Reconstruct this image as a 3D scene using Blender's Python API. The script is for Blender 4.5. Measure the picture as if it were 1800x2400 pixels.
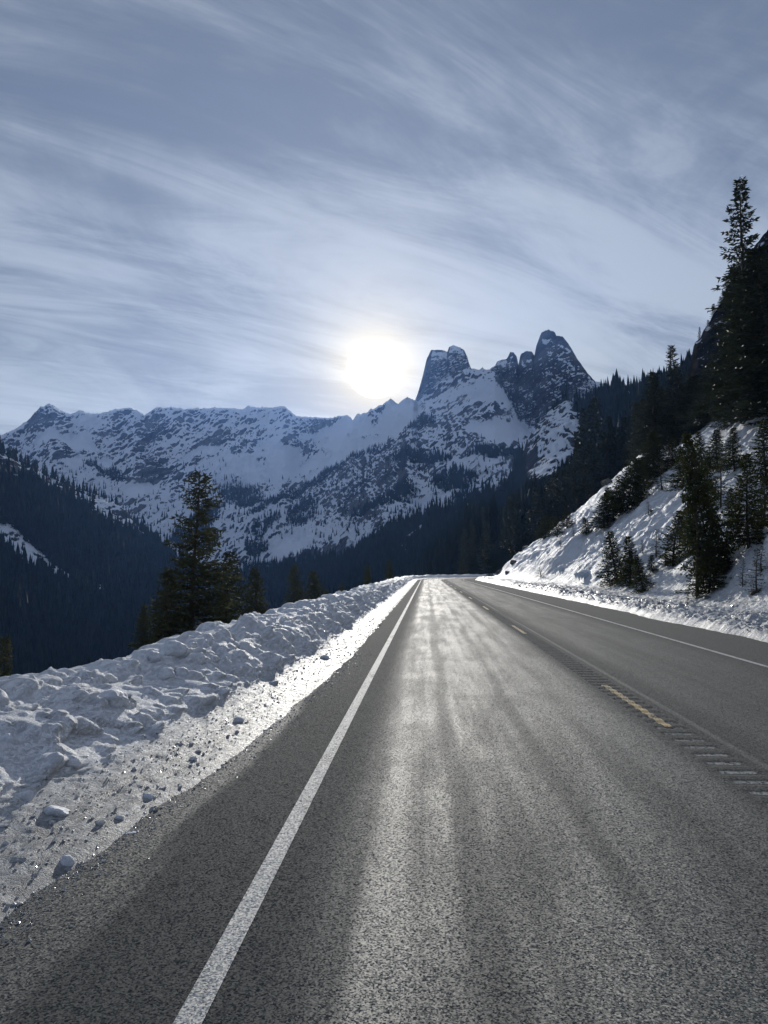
import bpy, math, random
import numpy as np
from math import radians as RAD

for o in list(bpy.data.objects):
    bpy.data.objects.remove(o)
S = bpy.context.scene
COL = S.collection
rng = np.random.default_rng(7)
random.seed(7)

# ------------------------------------------------------------------ camera
FPX = 1800.0
CAMZ = 1.7
PITCH = math.atan(135 / 1800)
YAW = math.atan(100 / 1800 * math.cos(PITCH))
RIGHT = np.array([math.cos(YAW), math.sin(YAW), 0])
FWD = np.array([-math.sin(YAW) * math.cos(PITCH), math.cos(YAW) * math.cos(PITCH), math.sin(PITCH)])
UP = np.array([math.sin(YAW) * math.sin(PITCH), -math.cos(YAW) * math.sin(PITCH), math.cos(PITCH)])
CAM = np.array([0, 0, CAMZ])
cd = bpy.data.cameras.new("camera")
cam = bpy.data.objects.new("camera", cd)
COL.objects.link(cam)
cam.location = (0, 0, CAMZ)
cam.rotation_euler = (RAD(90) + PITCH, 0, YAW)
cd.sensor_fit = 'VERTICAL'
cd.sensor_height = 24
cd.lens = 24 * FPX / 2400
cd.clip_start = 0.05
cd.clip_end = 30000
S.camera = cam


def ray(u, v):
    u = np.asarray(u, float)[..., None]
    v = np.asarray(v, float)[..., None]
    return RIGHT * (u - 900) / FPX + UP * (1200 - v) / FPX + FWD


# ------------------------------------------------------------------ sky and sun
SUN_D = ray(880, 865)
SUN_D = SUN_D / np.linalg.norm(SUN_D)
SUN_EL = math.asin(SUN_D[2])
SUN_AZ = math.atan2(SUN_D[0], SUN_D[1])      # from +Y towards +X
S.view_settings.view_transform = 'Standard'
S.view_settings.look = 'None'
S.view_settings.exposure = 0.22
S.view_settings.gamma = 1.0
S.view_settings.use_curve_mapping = False
SKY_STRENGTH = 0.1
SUN_STRENGTH = 3.2

W = bpy.data.worlds.new("World")
S.world = W
W.use_nodes = True
nt = W.node_tree
nt.nodes.clear()


class NB:
    """tiny node-building helper"""
    def __init__(s, tree):
        s.t = tree

    def n(s, typ, **kw):
        nd = s.t.nodes.new(typ)
        for k, v in kw.items():
            if k.startswith('i_'):
                key = k[2:]
                key = int(key) if key.isdigit() else key.replace('_', ' ')
                s.set(nd.inputs[key], v)
            else:
                setattr(nd, k, v)
        return nd

    def set(s, sock, v):
        if isinstance(v, bpy.types.NodeSocket):
            s.t.links.new(v, sock)
        else:
            sock.default_value = v

    def math(s, op, a, b=None, c=None, clamp=False):
        nd = s.t.nodes.new('ShaderNodeMath')
        nd.operation = op
        nd.use_clamp = clamp
        s.set(nd.inputs[0], a)
        if b is not None:
            s.set(nd.inputs[1], b)
        if c is not None:
            s.set(nd.inputs[2], c)
        return nd.outputs[0]

    def vmath(s, op, a, b=None):
        nd = s.t.nodes.new('ShaderNodeVectorMath')
        nd.operation = op
        s.set(nd.inputs[0], a)
        if b is not None:
            s.set(nd.inputs[1], b)
        return nd.outputs['Value'] if op in ('DOT_PRODUCT', 'LENGTH') else nd.outputs[0]

    def mix(s, f, a, b, blend='MIX'):
        nd = s.t.nodes.new('ShaderNodeMix')
        nd.data_type = 'RGBA'
        nd.blend_type = blend
        s.set(nd.inputs['Factor'], f)
        s.set(nd.inputs[6], a)
        s.set(nd.inputs[7], b)
        return nd.outputs[2]

    def ramp(s, v, a, b, to0=0.0, to1=1.0, smooth=True):
        nd = s.t.nodes.new('ShaderNodeMapRange')
        nd.interpolation_type = 'SMOOTHSTEP' if smooth else 'LINEAR'
        s.set(nd.inputs[0], v)
        s.set(nd.inputs[1], a)
        s.set(nd.inputs[2], b)
        s.set(nd.inputs[3], to0)
        s.set(nd.inputs[4], to1)
        return nd.outputs[0]

    def noise(s, vec, scale, detail=4, rough=0.55, dist=0.0):
        nd = s.t.nodes.new('ShaderNodeTexNoise')
        s.set(nd.inputs['Vector'], vec)
        s.set(nd.inputs['Scale'], scale)
        s.set(nd.inputs['Detail'], detail)
        s.set(nd.inputs['Roughness'], rough)
        s.set(nd.inputs['Distortion'], dist)
        return nd.outputs[0]

    def mapping(s, vec, scale=(1, 1, 1), rot=(0, 0, 0), loc=(0, 0, 0)):
        nd = s.t.nodes.new('ShaderNodeMapping')
        s.set(nd.inputs['Vector'], vec)
        nd.inputs['Scale'].default_value = scale
        nd.inputs['Rotation'].default_value = rot
        nd.inputs['Location'].default_value = loc
        return nd.outputs[0]


b = NB(nt)
tc = b.n('ShaderNodeTexCoord')
dirv = tc.outputs['Generated']
sky = b.n('ShaderNodeTexSky', sky_type='NISHITA', sun_disc=False, sun_elevation=SUN_EL,
          sun_rotation=SUN_AZ, altitude=1600, air_density=1.0, dust_density=1.2, ozone_density=1.5)
skyc = b.vmath('MULTIPLY', sky.outputs[0], (SKY_STRENGTH,) * 3)
sep = b.n('ShaderNodeSeparateXYZ', i_0=dirv)
zc = b.math('MAXIMUM', sep.outputs[2], 0.0)
den = b.math('ADD', zc, 0.12)
px = b.math('DIVIDE', sep.outputs[0], den)
py = b.math('DIVIDE', sep.outputs[1], den)
pl = b.n('ShaderNodeCombineXYZ', i_0=px, i_1=py, i_2=0.0).outputs[0]
# cirrus sheet at altitude: long streaks running away to the right
CA = RAD(46)
w1 = b.mapping(b.mapping(pl, rot=(0, 0, -CA)), scale=(0.50, 1.0, 1), loc=(3.1, 1.7, 0))
n1 = b.noise(w1, 1.15, 8, 0.58, 0.9)
w2 = b.mapping(b.mapping(pl, rot=(0, 0, -CA + 0.22)), scale=(0.40, 1.5, 1), loc=(9.1, 4.7, 0))
n2 = b.noise(w2, 2.6, 9, 0.66, 1.3)
n3 = b.noise(b.mapping(pl, loc=(5.5, 2.2, 0)), 0.55, 3, 0.5, 0.2)
cl = b.math('ADD', b.math('MULTIPLY', n1, 0.66), b.math('ADD', b.math('MULTIPLY', n2, 0.40), b.math('MULTIPLY', n3, 0.24)))
sd = b.vmath('DOT_PRODUCT', b.vmath('NORMALIZE', dirv), tuple(SUN_D))
ang = b.math('ARCCOSINE', b.math('MINIMUM', sd, 0.99999))            # radians from the sun
wisp = b.ramp(cl, 0.50, 0.76)
fwdl = b.math('EXPONENT', b.math('MULTIPLY', ang, -1.55))            # broad forward lobe of thin ice cloud
hor = b.ramp(sep.outputs[2], 0.02, 0.42, 1.0, 0.0)
veil_c = b.mix(hor, (0.160, 0.208, 0.298, 1), (0.335, 0.380, 0.415, 1))
veil_c = b.mix(b.ramp(ang, 0.7, 2.0), veil_c, (0.085, 0.150, 0.31, 1))
veil = b.vmath('SCALE', veil_c)
b.set(veil.node.inputs['Scale'], b.math('ADD', b.math('MULTIPLY', fwdl, 0.28), 0.64))
wc = b.vmath('SCALE', (0.32, 0.335, 0.335))
b.set(wc.node.inputs['Scale'], b.math('ADD', b.math('MULTIPLY', fwdl, 0.30), 0.48))
cov = b.math('MULTIPLY', b.ramp(cl, 0.36, 0.6, 0.74, 0.95), b.ramp(b.math('ADD', b.math('MULTIPLY', px, -0.5), b.math('MULTIPLY', sep.outputs[2], -6.0)), 0.95, 1.5, 1.0, 0.35))
base = b.mix(cov, skyc, veil)
wsc = b.vmath('SCALE', wc)
b.set(wsc.node.inputs['Scale'], wisp)
base = b.vmath('ADD', base, wsc)
deg = b.math('MULTIPLY', ang, 57.29578)
disc = b.ramp(deg, 1.75, 2.2, 4.0, 0.0)
g1 = b.math('MULTIPLY', b.math('EXPONENT', b.math('MULTIPLY', deg, -0.48)), 1.25)
g2 = b.math('MULTIPLY', b.math('EXPONENT', b.math('MULTIPLY', deg, -0.085)), 0.13)
gs = b.vmath('SCALE', (1.0, 0.74, 0.26)); b.set(gs.node.inputs['Scale'], g1)
gw = b.vmath('SCALE', (1.0, 0.82, 0.50)); b.set(gw.node.inputs['Scale'], g2)
dsc = b.vmath('SCALE', (1.0, 0.98, 0.92)); b.set(dsc.node.inputs['Scale'], disc)
tot = b.vmath('ADD', b.vmath('ADD', base, gs), b.vmath('ADD', gw, dsc))
bg = b.n('ShaderNodeBackground', i_0=tot, i_1=1.0)
wo = b.n('ShaderNodeOutputWorld')
nt.links.new(bg.outputs[0], wo.inputs[0])

ld = bpy.data.lights.new("sun", 'SUN')
ld.energy = SUN_STRENGTH
ld.angle = RAD(0.6)
ld.color = (1.0, 0.96, 0.89)
sun = bpy.data.objects.new("sun", ld)
COL.objects.link(sun)
from mathutils import Vector
sun.rotation_euler = Vector(-SUN_D).to_track_quat('-Z', 'Y').to_euler()
sun.location = (0, 0, 50)
S.cycles.max_bounces = 6
S.cycles.diffuse_bounces = 3
S.cycles.glossy_bounces = 2
S.cycles.transmission_bounces = 4
S.cycles.volume_bounces = 0
S.cycles.transparent_max_bounces = 4

# ------------------------------------------------------------------ numpy noise
_perm = rng.permutation(256)
_perm = np.concatenate([_perm, _perm, _perm])
_grad = rng.normal(size=(256, 3))
_grad /= np.linalg.norm(_grad, axis=1)[:, None]


def perlin(x, y, z=0.0):
    x, y, z = np.broadcast_arrays(np.asarray(x, float), np.asarray(y, float), np.asarray(z, float))
    xi, yi, zi = np.floor(x).astype(int), np.floor(y).astype(int), np.floor(z).astype(int)
    xf, yf, zf = x - xi, y - yi, z - zi
    u, v, w = [t * t * t * (t * (t * 6 - 15) + 10) for t in (xf, yf, zf)]
    out = 0
    for dx in (0, 1):
        for dy in (0, 1):
            for dz in (0, 1):
                h = _perm[(_perm[(_perm[(xi + dx) & 255] + yi + dy) & 255] + zi + dz) & 255]
                g = _grad[h]
                d = g[..., 0] * (xf - dx) + g[..., 1] * (yf - dy) + g[..., 2] * (zf - dz)
                out = out + d * (u if dx else 1 - u) * (v if dy else 1 - v) * (w if dz else 1 - w)
    return out * 1.5


def fbm(x, y, z=0.0, octv=4, rough=0.5, kind=None):
    a, tot, s = 1.0, 0.0, 0.0
    for i in range(octv):
        f = 2.03 ** i
        n = perlin(np.asarray(x) * f + 17.3 * i, np.asarray(y) * f + 5.1 * i, np.asarray(z) * f)
        if kind == 'ridge':
            n = 1 - 2 * np.abs(n)
        elif kind == 'billow':
            n = 2 * np.abs(n) - 0.5
        tot = tot + n * a
        s += a
        a *= rough
    return tot / s


def worley(x, y, seed=0):
    """distance to nearest jittered point, id hash"""
    x, y = np.broadcast_arrays(np.asarray(x, float), np.asarray(y, float))
    xi, yi = np.floor(x).astype(int), np.floor(y).astype(int)
    best = np.full(x.shape, 9.0)
    hid = np.zeros(x.shape)
    for dx in (-1, 0, 1):
        for dy in (-1, 0, 1):
            h = _perm[(_perm[(xi + dx + seed) & 255] + yi + dy) & 255]
            px_ = xi + dx + 0.5 + 0.42 * _grad[h, 0]
            py_ = yi + dy + 0.5 + 0.42 * _grad[h, 1]
            d = np.hypot(px_ - x, py_ - y)
            m = d < best
            best = np.where(m, d, best)
            hid = np.where(m, _grad[h, 2] * 0.5 + 0.5, hid)
    return best, hid


def sstep(a, b_, x):
    t = np.clip((np.asarray(x, float) - a) / (b_ - a), 0, 1)
    return t * t * (3 - 2 * t)


# ------------------------------------------------------------------ mesh helpers
def mesh_np(name, verts, faces, smooth=False, attrs=None, uv=None):
    """faces: (n,3) or (n,4) array"""
    me = bpy.data.meshes.new(name)
    verts = np.asarray(verts, np.float32).reshape(-1, 3)
    faces = np.asarray(faces, np.int32)
    k = faces.shape[1]
    me.vertices.add(len(verts))
    me.vertices.foreach_set('co', verts.ravel())
    me.loops.add(faces.size)
    me.loops.foreach_set('vertex_index', faces.ravel())
    me.polygons.add(len(faces))
    me.polygons.foreach_set('loop_start', np.arange(0, faces.size, k, dtype=np.int32))
    me.update(calc_edges=True)
    me.polygons.foreach_set('use_smooth', np.full(len(faces), smooth))
    if attrs:
        for kx, a in attrs.items():
            at = me.attributes.new(kx, 'FLOAT', 'POINT')
            at.data.foreach_set('value', np.asarray(a, np.float32).ravel())
    if uv is not None:
        ul = me.uv_layers.new(name='UVMap')
        ul.data.foreach_set('uv', np.asarray(uv, np.float32).reshape(-1, 2)[faces.ravel()].ravel())
    me.validate()
    me.update()
    return me


def grid_faces(ny, nx):
    i = np.arange(ny - 1)[:, None] * nx + np.arange(nx - 1)[None, :]
    return np.stack([i, i + 1, i + nx + 1, i + nx], -1).reshape(-1, 4)


def ob(name, me, mat=None, parent=None, **props):
    o = bpy.data.objects.new(name, me)
    if mat is not None and me is not None and not me.materials:
        me.materials.append(mat)
    COL.objects.link(o)
    if parent is not None:
        o.parent = parent
    for k, v in props.items():
        o[k] = v
    return o


# ------------------------------------------------------------------ materials
def new_mat(name):
    m = bpy.data.materials.new(name)
    m.use_nodes = True
    m.node_tree.nodes.clear()
    bb = NB(m.node_tree)
    out = bb.n('ShaderNodeOutputMaterial')
    return m, bb, out


def bump(bb, h, strength, dist, normal=None):
    nd = bb.n('ShaderNodeBump', i_Height=h, i_Strength=strength, i_Distance=dist)
    if normal is not None:
        bb.set(nd.inputs['Normal'], normal)
    return nd.outputs[0]


def mat_snow_near(name, dirty=0.0, grain=1.0, rock_attr=False):
    m, bb, out = new_mat(name)
    p = bb.n('ShaderNodeNewGeometry').outputs['Position']
    n_big = bb.noise(p, 1.7, 5, 0.6)
    n_mid = bb.noise(p, 9.0, 6, 0.65)
    n_fine = bb.noise(p, 60.0, 4, 0.7)
    col = bb.mix(bb.ramp(n_big, 0.3, 0.75), (0.87, 0.88, 0.89, 1), (0.78, 0.79, 0.81, 1))
    a = bb.n('ShaderNodeAttribute', attribute_name='dirt').outputs['Fac']
    a_d = a
    if dirty:
        dn = bb.noise(p, 26.0, 6, 0.75)
        dirt = bb.math('MULTIPLY', bb.ramp(dn, 0.52, 0.72), bb.ramp(n_mid, 0.40, 0.62))
        a = bb.n('ShaderNodeAttribute', attribute_name='dirt').outputs['Fac']
        dirt = bb.math('MULTIPLY', dirt, bb.math('MULTIPLY', a, dirty), clamp=True)
        col = bb.mix(bb.math('MULTIPLY', a, 0.80), col, bb.mix(bb.ramp(n_mid, 0.4, 0.6), (0.10, 0.10, 0.095, 1), (0.30, 0.305, 0.30, 1)))
        col = bb.mix(dirt, col, (0.10, 0.095, 0.085, 1))
    if rock_attr:
        ar = bb.n('ShaderNodeAttribute', attribute_name='rock').outputs['Fac']
        rk = bb.mix(bb.ramp(bb.noise(p, 2.3, 6, 0.7), 0.35, 0.7), (0.035, 0.033, 0.030, 1), (0.13, 0.12, 0.105, 1))
        f = bb.ramp(bb.math('ADD', ar, bb.math('MULTIPLY', bb.math('SUBTRACT', n_mid, 0.5), 0.8)), 0.45, 0.58)
        col = bb.mix(f, col, rk)
    vo_ = bb.n('ShaderNodeTexVoronoi', feature='SMOOTH_F1', i_Vector=bb.vmath('ADD', p, bb.vmath('SCALE', n_mid)), i_Scale=13.0)
    clod = bb.ramp(vo_.outputs['Distance'], 0.0, 0.6, 1.0, 0.0)
    h = bb.math('ADD', bb.math('MULTIPLY', n_mid, 0.8), bb.math('ADD', bb.math('MULTIPLY', n_fine, 0.26 * grain), bb.math('MULTIPLY', clod, 0.22)))
    nrm = bump(bb, h, 1.0, 0.055)
    if rock_attr:
        sn = bb.noise(bb.mapping(p, scale=(0.35, 2.4, 0.5)), 1.1, 5, 0.6, 0.8)
        nrm = bump(bb, sn, bb.math('SUBTRACT', 1.0, a), 0.55, nrm)
    rough = 0.42
    if dirty:
        rough = bb.ramp(a, 0.2, 1.0, 0.6, 0.46)
    pr = bb.n('ShaderNodeBsdfPrincipled', i_Base_Color=col, i_Roughness=rough, i_Normal=nrm)
    pr.inputs['Specular IOR Level'].default_value = 0.14
    pr.inputs['IOR'].default_value = 1.31
    bb.t.links.new(pr.outputs[0], out.inputs[0])
    return m


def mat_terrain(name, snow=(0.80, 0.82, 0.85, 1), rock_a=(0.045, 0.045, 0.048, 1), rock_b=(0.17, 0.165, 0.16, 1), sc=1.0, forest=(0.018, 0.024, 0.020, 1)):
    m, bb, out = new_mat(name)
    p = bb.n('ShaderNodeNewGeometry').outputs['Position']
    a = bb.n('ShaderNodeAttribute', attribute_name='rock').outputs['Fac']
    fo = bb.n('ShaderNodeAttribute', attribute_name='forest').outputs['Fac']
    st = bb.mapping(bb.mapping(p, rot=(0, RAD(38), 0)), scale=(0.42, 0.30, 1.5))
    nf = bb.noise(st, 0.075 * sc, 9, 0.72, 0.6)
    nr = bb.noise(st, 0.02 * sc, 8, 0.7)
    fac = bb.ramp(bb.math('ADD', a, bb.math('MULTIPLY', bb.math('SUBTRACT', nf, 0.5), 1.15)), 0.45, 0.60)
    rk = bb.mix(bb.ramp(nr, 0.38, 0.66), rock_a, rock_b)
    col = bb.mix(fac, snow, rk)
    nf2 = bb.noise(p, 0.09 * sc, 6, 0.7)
    col = bb.mix(bb.ramp(bb.math('ADD', fo, bb.math('MULTIPLY', bb.math('SUBTRACT', nf2, 0.5), 1.2)), 0.4, 0.6), col, forest)  # dark ground between far trees: forest floor with their shade painted in
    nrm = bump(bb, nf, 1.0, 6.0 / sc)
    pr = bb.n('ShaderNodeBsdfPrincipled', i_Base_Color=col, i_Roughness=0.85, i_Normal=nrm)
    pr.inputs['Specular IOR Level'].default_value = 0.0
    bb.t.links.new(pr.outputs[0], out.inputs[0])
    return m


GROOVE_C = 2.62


def asphalt_nodes(bb, uv):
    """returns colour, roughness, height; uv = (t, s) metres"""
    sp = bb.n('ShaderNodeSeparateXYZ', i_0=uv)
    t, s = sp.outputs[0], sp.outputs[1]
    grain = bb.noise(uv, 150.0, 3, 0.75)
    vor = bb.n('ShaderNodeTexVoronoi', feature='F1', i_Vector=uv, i_Scale=75.0)
    stone = vor.outputs['Distance']
    sid = vor.outputs['Color']
    long1 = bb.noise(bb.mapping(uv, scale=(1.0, 0.022, 1)), 3.6, 6, 0.62)
    long2 = bb.noise(bb.mapping(uv, scale=(1.0, 0.10, 1), loc=(7, 3, 0)), 1.2, 5, 0.6, 0.3)
    patch = bb.noise(bb.mapping(uv, scale=(1, 0.16, 1), loc=(1.3, 8.2, 0)), 1.5, 6, 0.62, 0.4)
    lane = bb.math('MULTIPLY', bb.ramp(t, -0.75, -0.25), bb.ramp(t, 2.5, 2.1))
    lane2 = bb.math('MULTIPLY', bb.ramp(t, 2.95, 3.5), bb.ramp(t, 5.9, 5.2))
    # dark oily strip down the middle of the lane, pale dried salt with painted sheen in the wheel paths
    mid = bb.math('MULTIPLY', bb.ramp(bb.math('ABSOLUTE', bb.math('SUBTRACT', t, 0.05)), 0.03, 0.16, 1.0, 0.0), 0.0)
    salt_sheen = bb.math('ADD', bb.math('MULTIPLY', long1, 0.55), bb.math('MULTIPLY', patch, 0.6))
    salt_sheen = bb.math('ADD', salt_sheen, bb.math('MULTIPLY', long2, 0.35))
    wv = bb.math('MULTIPLY', bb.math('SUBTRACT', bb.noise(bb.mapping(uv, scale=(0.01, 0.09, 1)), 1.0, 3, 0.5), 0.5), 0.7)
    tw = bb.math('ADD', t, wv)
    for c_, hw, am in ((0.22, 0.16, 0.10), (1.02, 0.13, 0.07), (-0.45, 0.07, 0.03), (1.75, 0.16, 0.05), (4.1, 0.12, 0.06), (5.0, 0.10, 0.05)):
        mid = bb.math('ADD', mid, bb.math('MULTIPLY', bb.ramp(bb.math('ABSOLUTE', bb.math('SUBTRACT', tw, c_)), 0.02, hw, 1.0, 0.0), am))
    salt_sheen = bb.ramp(bb.math('SUBTRACT', salt_sheen, mid), 0.50, 0.95)
    blot = bb.ramp(bb.noise(bb.mapping(uv, scale=(1, 0.55, 1), loc=(4.4, 1.7, 0)), 0.75, 4, 0.55), 0.52, 0.68)
    salt_sheen = bb.math('MULTIPLY', salt_sheen, bb.math('SUBTRACT', 1.0, bb.math('MULTIPLY', blot, 0.4)))
    lanes = bb.math('MAXIMUM', lane, bb.math('MULTIPLY', lane2, 0.55))
    salt_sheen = bb.math('MULTIPLY', salt_sheen, bb.math('ADD', bb.math('MULTIPLY', lanes, 0.85), 0.15))
    spd = bb.n('ShaderNodeSeparateColor', i_0=sid)
    st_c = bb.mix(spd.outputs[0], (0.016, 0.020, 0.020, 1), (0.043, 0.050, 0.048, 1))
    col = bb.mix(bb.ramp(grain, 0.35, 0.7), st_c, (0.05, 0.05, 0.05, 1))
    sf = bb.math('MULTIPLY', salt_sheen, bb.ramp(grain, 0.28, 0.72))
    col = bb.mix(bb.math('MULTIPLY', sf, 0.45), col, (0.135, 0.155, 0.150, 1))
    # pale joint along the right of the milled strip
    jn = bb.math('MULTIPLY', bb.ramp(bb.math('ABSOLUTE', bb.math('SUBTRACT', t, 2.93)), 0.02, 0.06, 0.6, 0.0), bb.ramp(long1, 0.35, 0.6))
    col = bb.mix(jn, col, (0.22, 0.21, 0.19, 1))
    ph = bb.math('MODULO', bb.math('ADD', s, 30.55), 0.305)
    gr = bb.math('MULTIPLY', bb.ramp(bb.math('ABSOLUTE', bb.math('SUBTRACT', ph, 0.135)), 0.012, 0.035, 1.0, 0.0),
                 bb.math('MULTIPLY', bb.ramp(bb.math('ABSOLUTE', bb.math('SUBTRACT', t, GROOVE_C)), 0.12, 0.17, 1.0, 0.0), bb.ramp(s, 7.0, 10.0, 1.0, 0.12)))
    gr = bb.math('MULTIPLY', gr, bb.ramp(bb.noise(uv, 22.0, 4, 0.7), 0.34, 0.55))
    col = bb.mix(gr, col, (0.44, 0.42, 0.36, 1))  # pale bars: sun glint on the groove edges painted into the colour
    wet = bb.ramp(bb.math('ADD', t, bb.math('MULTIPLY', patch, 0.5)), -1.28, -1.40)
    rough = bb.math('ADD', bb.math('SUBTRACT', bb.ramp(bb.math('SUBTRACT', salt_sheen, mid), 0.0, 0.9, 0.80, 0.66), bb.math('MULTIPLY', wet, 0.22)), bb.math('MULTIPLY', bb.math('SUBTRACT', 1.0, lanes), 0.18))
    hgt = bb.math('ADD', bb.math('MULTIPLY', stone, -0.8), bb.math('MULTIPLY', grain, 0.8))
    return col, rough, hgt


def facet(bb, uv, nrm, amt):
    """every stone of the chip seal lies tilted its own way"""
    v1 = bb.n('ShaderNodeTexVoronoi', feature='F1', i_Vector=uv, i_Scale=125.0).outputs['Color']
    v2 = bb.n('ShaderNodeTexVoronoi', feature='F1', i_Vector=uv, i_Scale=85.0).outputs['Color']
    d = bb.vmath('ADD', bb.vmath('MULTIPLY', bb.vmath('SUBTRACT', v1, (0.5, 0.5, 0.5)), (amt * 2, amt * 2, 0)),
                 bb.vmath('MULTIPLY', bb.vmath('SUBTRACT', v2, (0.5, 0.5, 0.5)), (amt * 0.8, amt * 0.8, 0)))
    return bb.vmath('NORMALIZE', bb.vmath('ADD', nrm, d))


def mat_asphalt():
    m, bb, out = new_mat('asphalt')
    uv = bb.n('ShaderNodeUVMap', uv_map='UVMap').outputs[0]
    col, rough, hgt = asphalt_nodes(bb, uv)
    nrm = facet(bb, uv, bump(bb, hgt, 0.5, 0.0025), 0.28)
    pr = bb.n('ShaderNodeBsdfPrincipled', i_Base_Color=col, i_Roughness=rough, i_Normal=nrm)
    pr.inputs['Specular IOR Level'].default_value = 0.32
    bb.t.links.new(pr.outputs[0], out.inputs[0])
    return m


def mat_paint(name, c1, wear):
    m, bb, out = new_mat(name)
    uv = bb.n('ShaderNodeUVMap', uv_map='UVMap').outputs[0]
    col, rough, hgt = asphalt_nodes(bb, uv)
    w = bb.noise(uv, 42.0, 5, 0.8)
    w2 = bb.noise(bb.mapping(uv, scale=(1, 0.3, 1)), 3.0, 4, 0.6)
    f = bb.ramp(bb.math('ADD', w, bb.math('MULTIPLY', bb.math('SUBTRACT', w2, 0.5), 0.9)), wear, wear + 0.10)
    col = bb.mix(f, c1, col)
    nrm = facet(bb, uv, bump(bb, hgt, 0.6, 0.003), 0.3)
    pr = bb.n('ShaderNodeBsdfPrincipled', i_Base_Color=col, i_Roughness=0.75, i_Normal=nrm)
    bb.t.links.new(pr.outputs[0], out.inputs[0])
    return m


def mat_simple(name, c1, c2, scale=3.0, rough=0.7, spec=0.3, bd=0.0, trans=0.0, rnd=False):
    m, bb, out = new_mat(name)
    p = bb.n('ShaderNodeNewGeometry').outputs['Position']
    n_ = bb.noise(p, scale, 5, 0.65)
    col = bb.mix(bb.ramp(n_, 0.35, 0.68), c1, c2)
    if rnd:
        ri = bb.n('ShaderNodeNewGeometry').outputs['Random Per Island']
        col = bb.mix(bb.math('MULTIPLY', ri, 0.75), col, c2)
    pr = bb.n('ShaderNodeBsdfPrincipled', i_Base_Color=col, i_Roughness=rough)
    pr.inputs['Specular IOR Level'].default_value = spec
    if bd:
        bb.set(pr.inputs['Normal'], bump(bb, n_, 1.0, bd))
    sh = pr.outputs[0]
    if trans:
        tl = bb.n('ShaderNodeBsdfTranslucent', i_Color=bb.vmath('MULTIPLY', col, (1.6, 1.7, 1.1)))
        mx = bb.n('ShaderNodeMixShader', i_0=trans)
        bb.t.links.new(pr.outputs[0], mx.inputs[1])
        bb.t.links.new(tl.outputs[0], mx.inputs[2])
        sh = mx.outputs[0]
    bb.t.links.new(sh, out.inputs[0])
    return m


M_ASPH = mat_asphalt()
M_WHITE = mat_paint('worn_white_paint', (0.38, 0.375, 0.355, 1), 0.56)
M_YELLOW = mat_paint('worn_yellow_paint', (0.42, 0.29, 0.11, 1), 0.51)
M_BANK = mat_snow_near('ploughed_snow', dirty=1.0)
M_SLOPE = mat_snow_near('slope_snow', dirty=1.0, rock_attr=True)
M_CHUNK = mat_simple('snow_lump', (0.72, 0.74, 0.77, 1), (0.50, 0.52, 0.55, 1), 14.0, 0.6, 0.25, 0.04)
M_CRUMB = mat_simple('icy_crumbs', (0.66, 0.67, 0.68, 1), (0.30, 0.29, 0.28, 1), 7.0, 0.2, 0.6, rnd=True)
M_ICE = mat_simple('ice', (0.66, 0.72, 0.78, 1), (0.50, 0.57, 0.63, 1), 5.0, 0.15, 0.7)
M_MOUNT = mat_terrain('alpine_rock_and_snow', sc=1.0)
M_HILL = mat_terrain('wooded_rock_and_snow', sc=2.0, rock_a=(0.03, 0.03, 0.032, 1), rock_b=(0.09, 0.088, 0.085, 1))
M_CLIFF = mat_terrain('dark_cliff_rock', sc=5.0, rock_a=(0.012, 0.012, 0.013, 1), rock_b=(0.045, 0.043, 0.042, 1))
M_NEEDLE = mat_simple('fir_needles', (0.018, 0.028, 0.016, 1), (0.060, 0.062, 0.030, 1), 1.3, 0.75, 0.06, trans=0.18, rnd=True)
M_NEEDLE_B = mat_simple('dry_needles', (0.020, 0.032, 0.022, 1), (0.068, 0.070, 0.044, 1), 1.1, 0.75, 0.06, trans=0.16, rnd=True)
M_NEEDLE_D = mat_simple('dark_needles', (0.014, 0.022, 0.015, 1), (0.030, 0.036, 0.022, 1), 0.8, 0.6, 0.2, trans=0.15, rnd=True)
M_BARK = mat_simple('bark', (0.035, 0.028, 0.022, 1), (0.085, 0.068, 0.052, 1), 9.0, 0.85, 0.2, 0.01)
M_FOREST = mat_simple('far_needles', (0.008, 0.014, 0.011, 1), (0.020, 0.027, 0.019, 1), 0.05, 0.8, 0.1, rnd=True)
M_ROCK = mat_simple('grey_rock', (0.05, 0.047, 0.043, 1), (0.17, 0.155, 0.135, 1), 2.2, 0.8, 0.3, 0.05)


# ------------------------------------------------------------------ the road's own frame
def bend(y):
    y = np.asarray(y, float)
    q = np.clip(y - 125, 0, 95)
    return q * q / 200 + np.clip(y - 220, 0, None) * 0.95


GROOVE_T0, GROOVE_T1 = 2.44, 2.80


def road_z(t, s):
    z = -0.004 * np.abs(t - 2.6)
    ph = np.mod(s + 0.05, 0.305)
    g = np.clip(1 - ((ph - 0.09) / 0.09) ** 2, 0, None)
    inside = sstep(GROOVE_T0 - 0.01, GROOVE_T0 + 0.03, t) * sstep(GROOVE_T1 + 0.01, GROOVE_T1 - 0.03, t)
    fade = np.clip(1 - s / 120, 0.25, 1)
    return z - 0.016 * g * inside * fade


def build_sheet(name, t_arr, s_arr, zf, mat, dz=0.0, **props):
    T, Sg = np.meshgrid(t_arr, s_arr)
    Z = zf(T, Sg) + dz
    X = T + bend(Sg)
    me = mesh_np(name, np.stack([X, Sg, Z], -1), grid_faces(*T.shape), smooth=True, uv=np.stack([T, Sg], -1))
    return ob(name, me, mat, **props)


s_far = np.geomspace(70, 260, 110)
s_near = np.arange(1.5, 70, 0.0305)
s_arr = np.concatenate([np.arange(-40, 1.5, 1.5), s_near, s_far])
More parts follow.
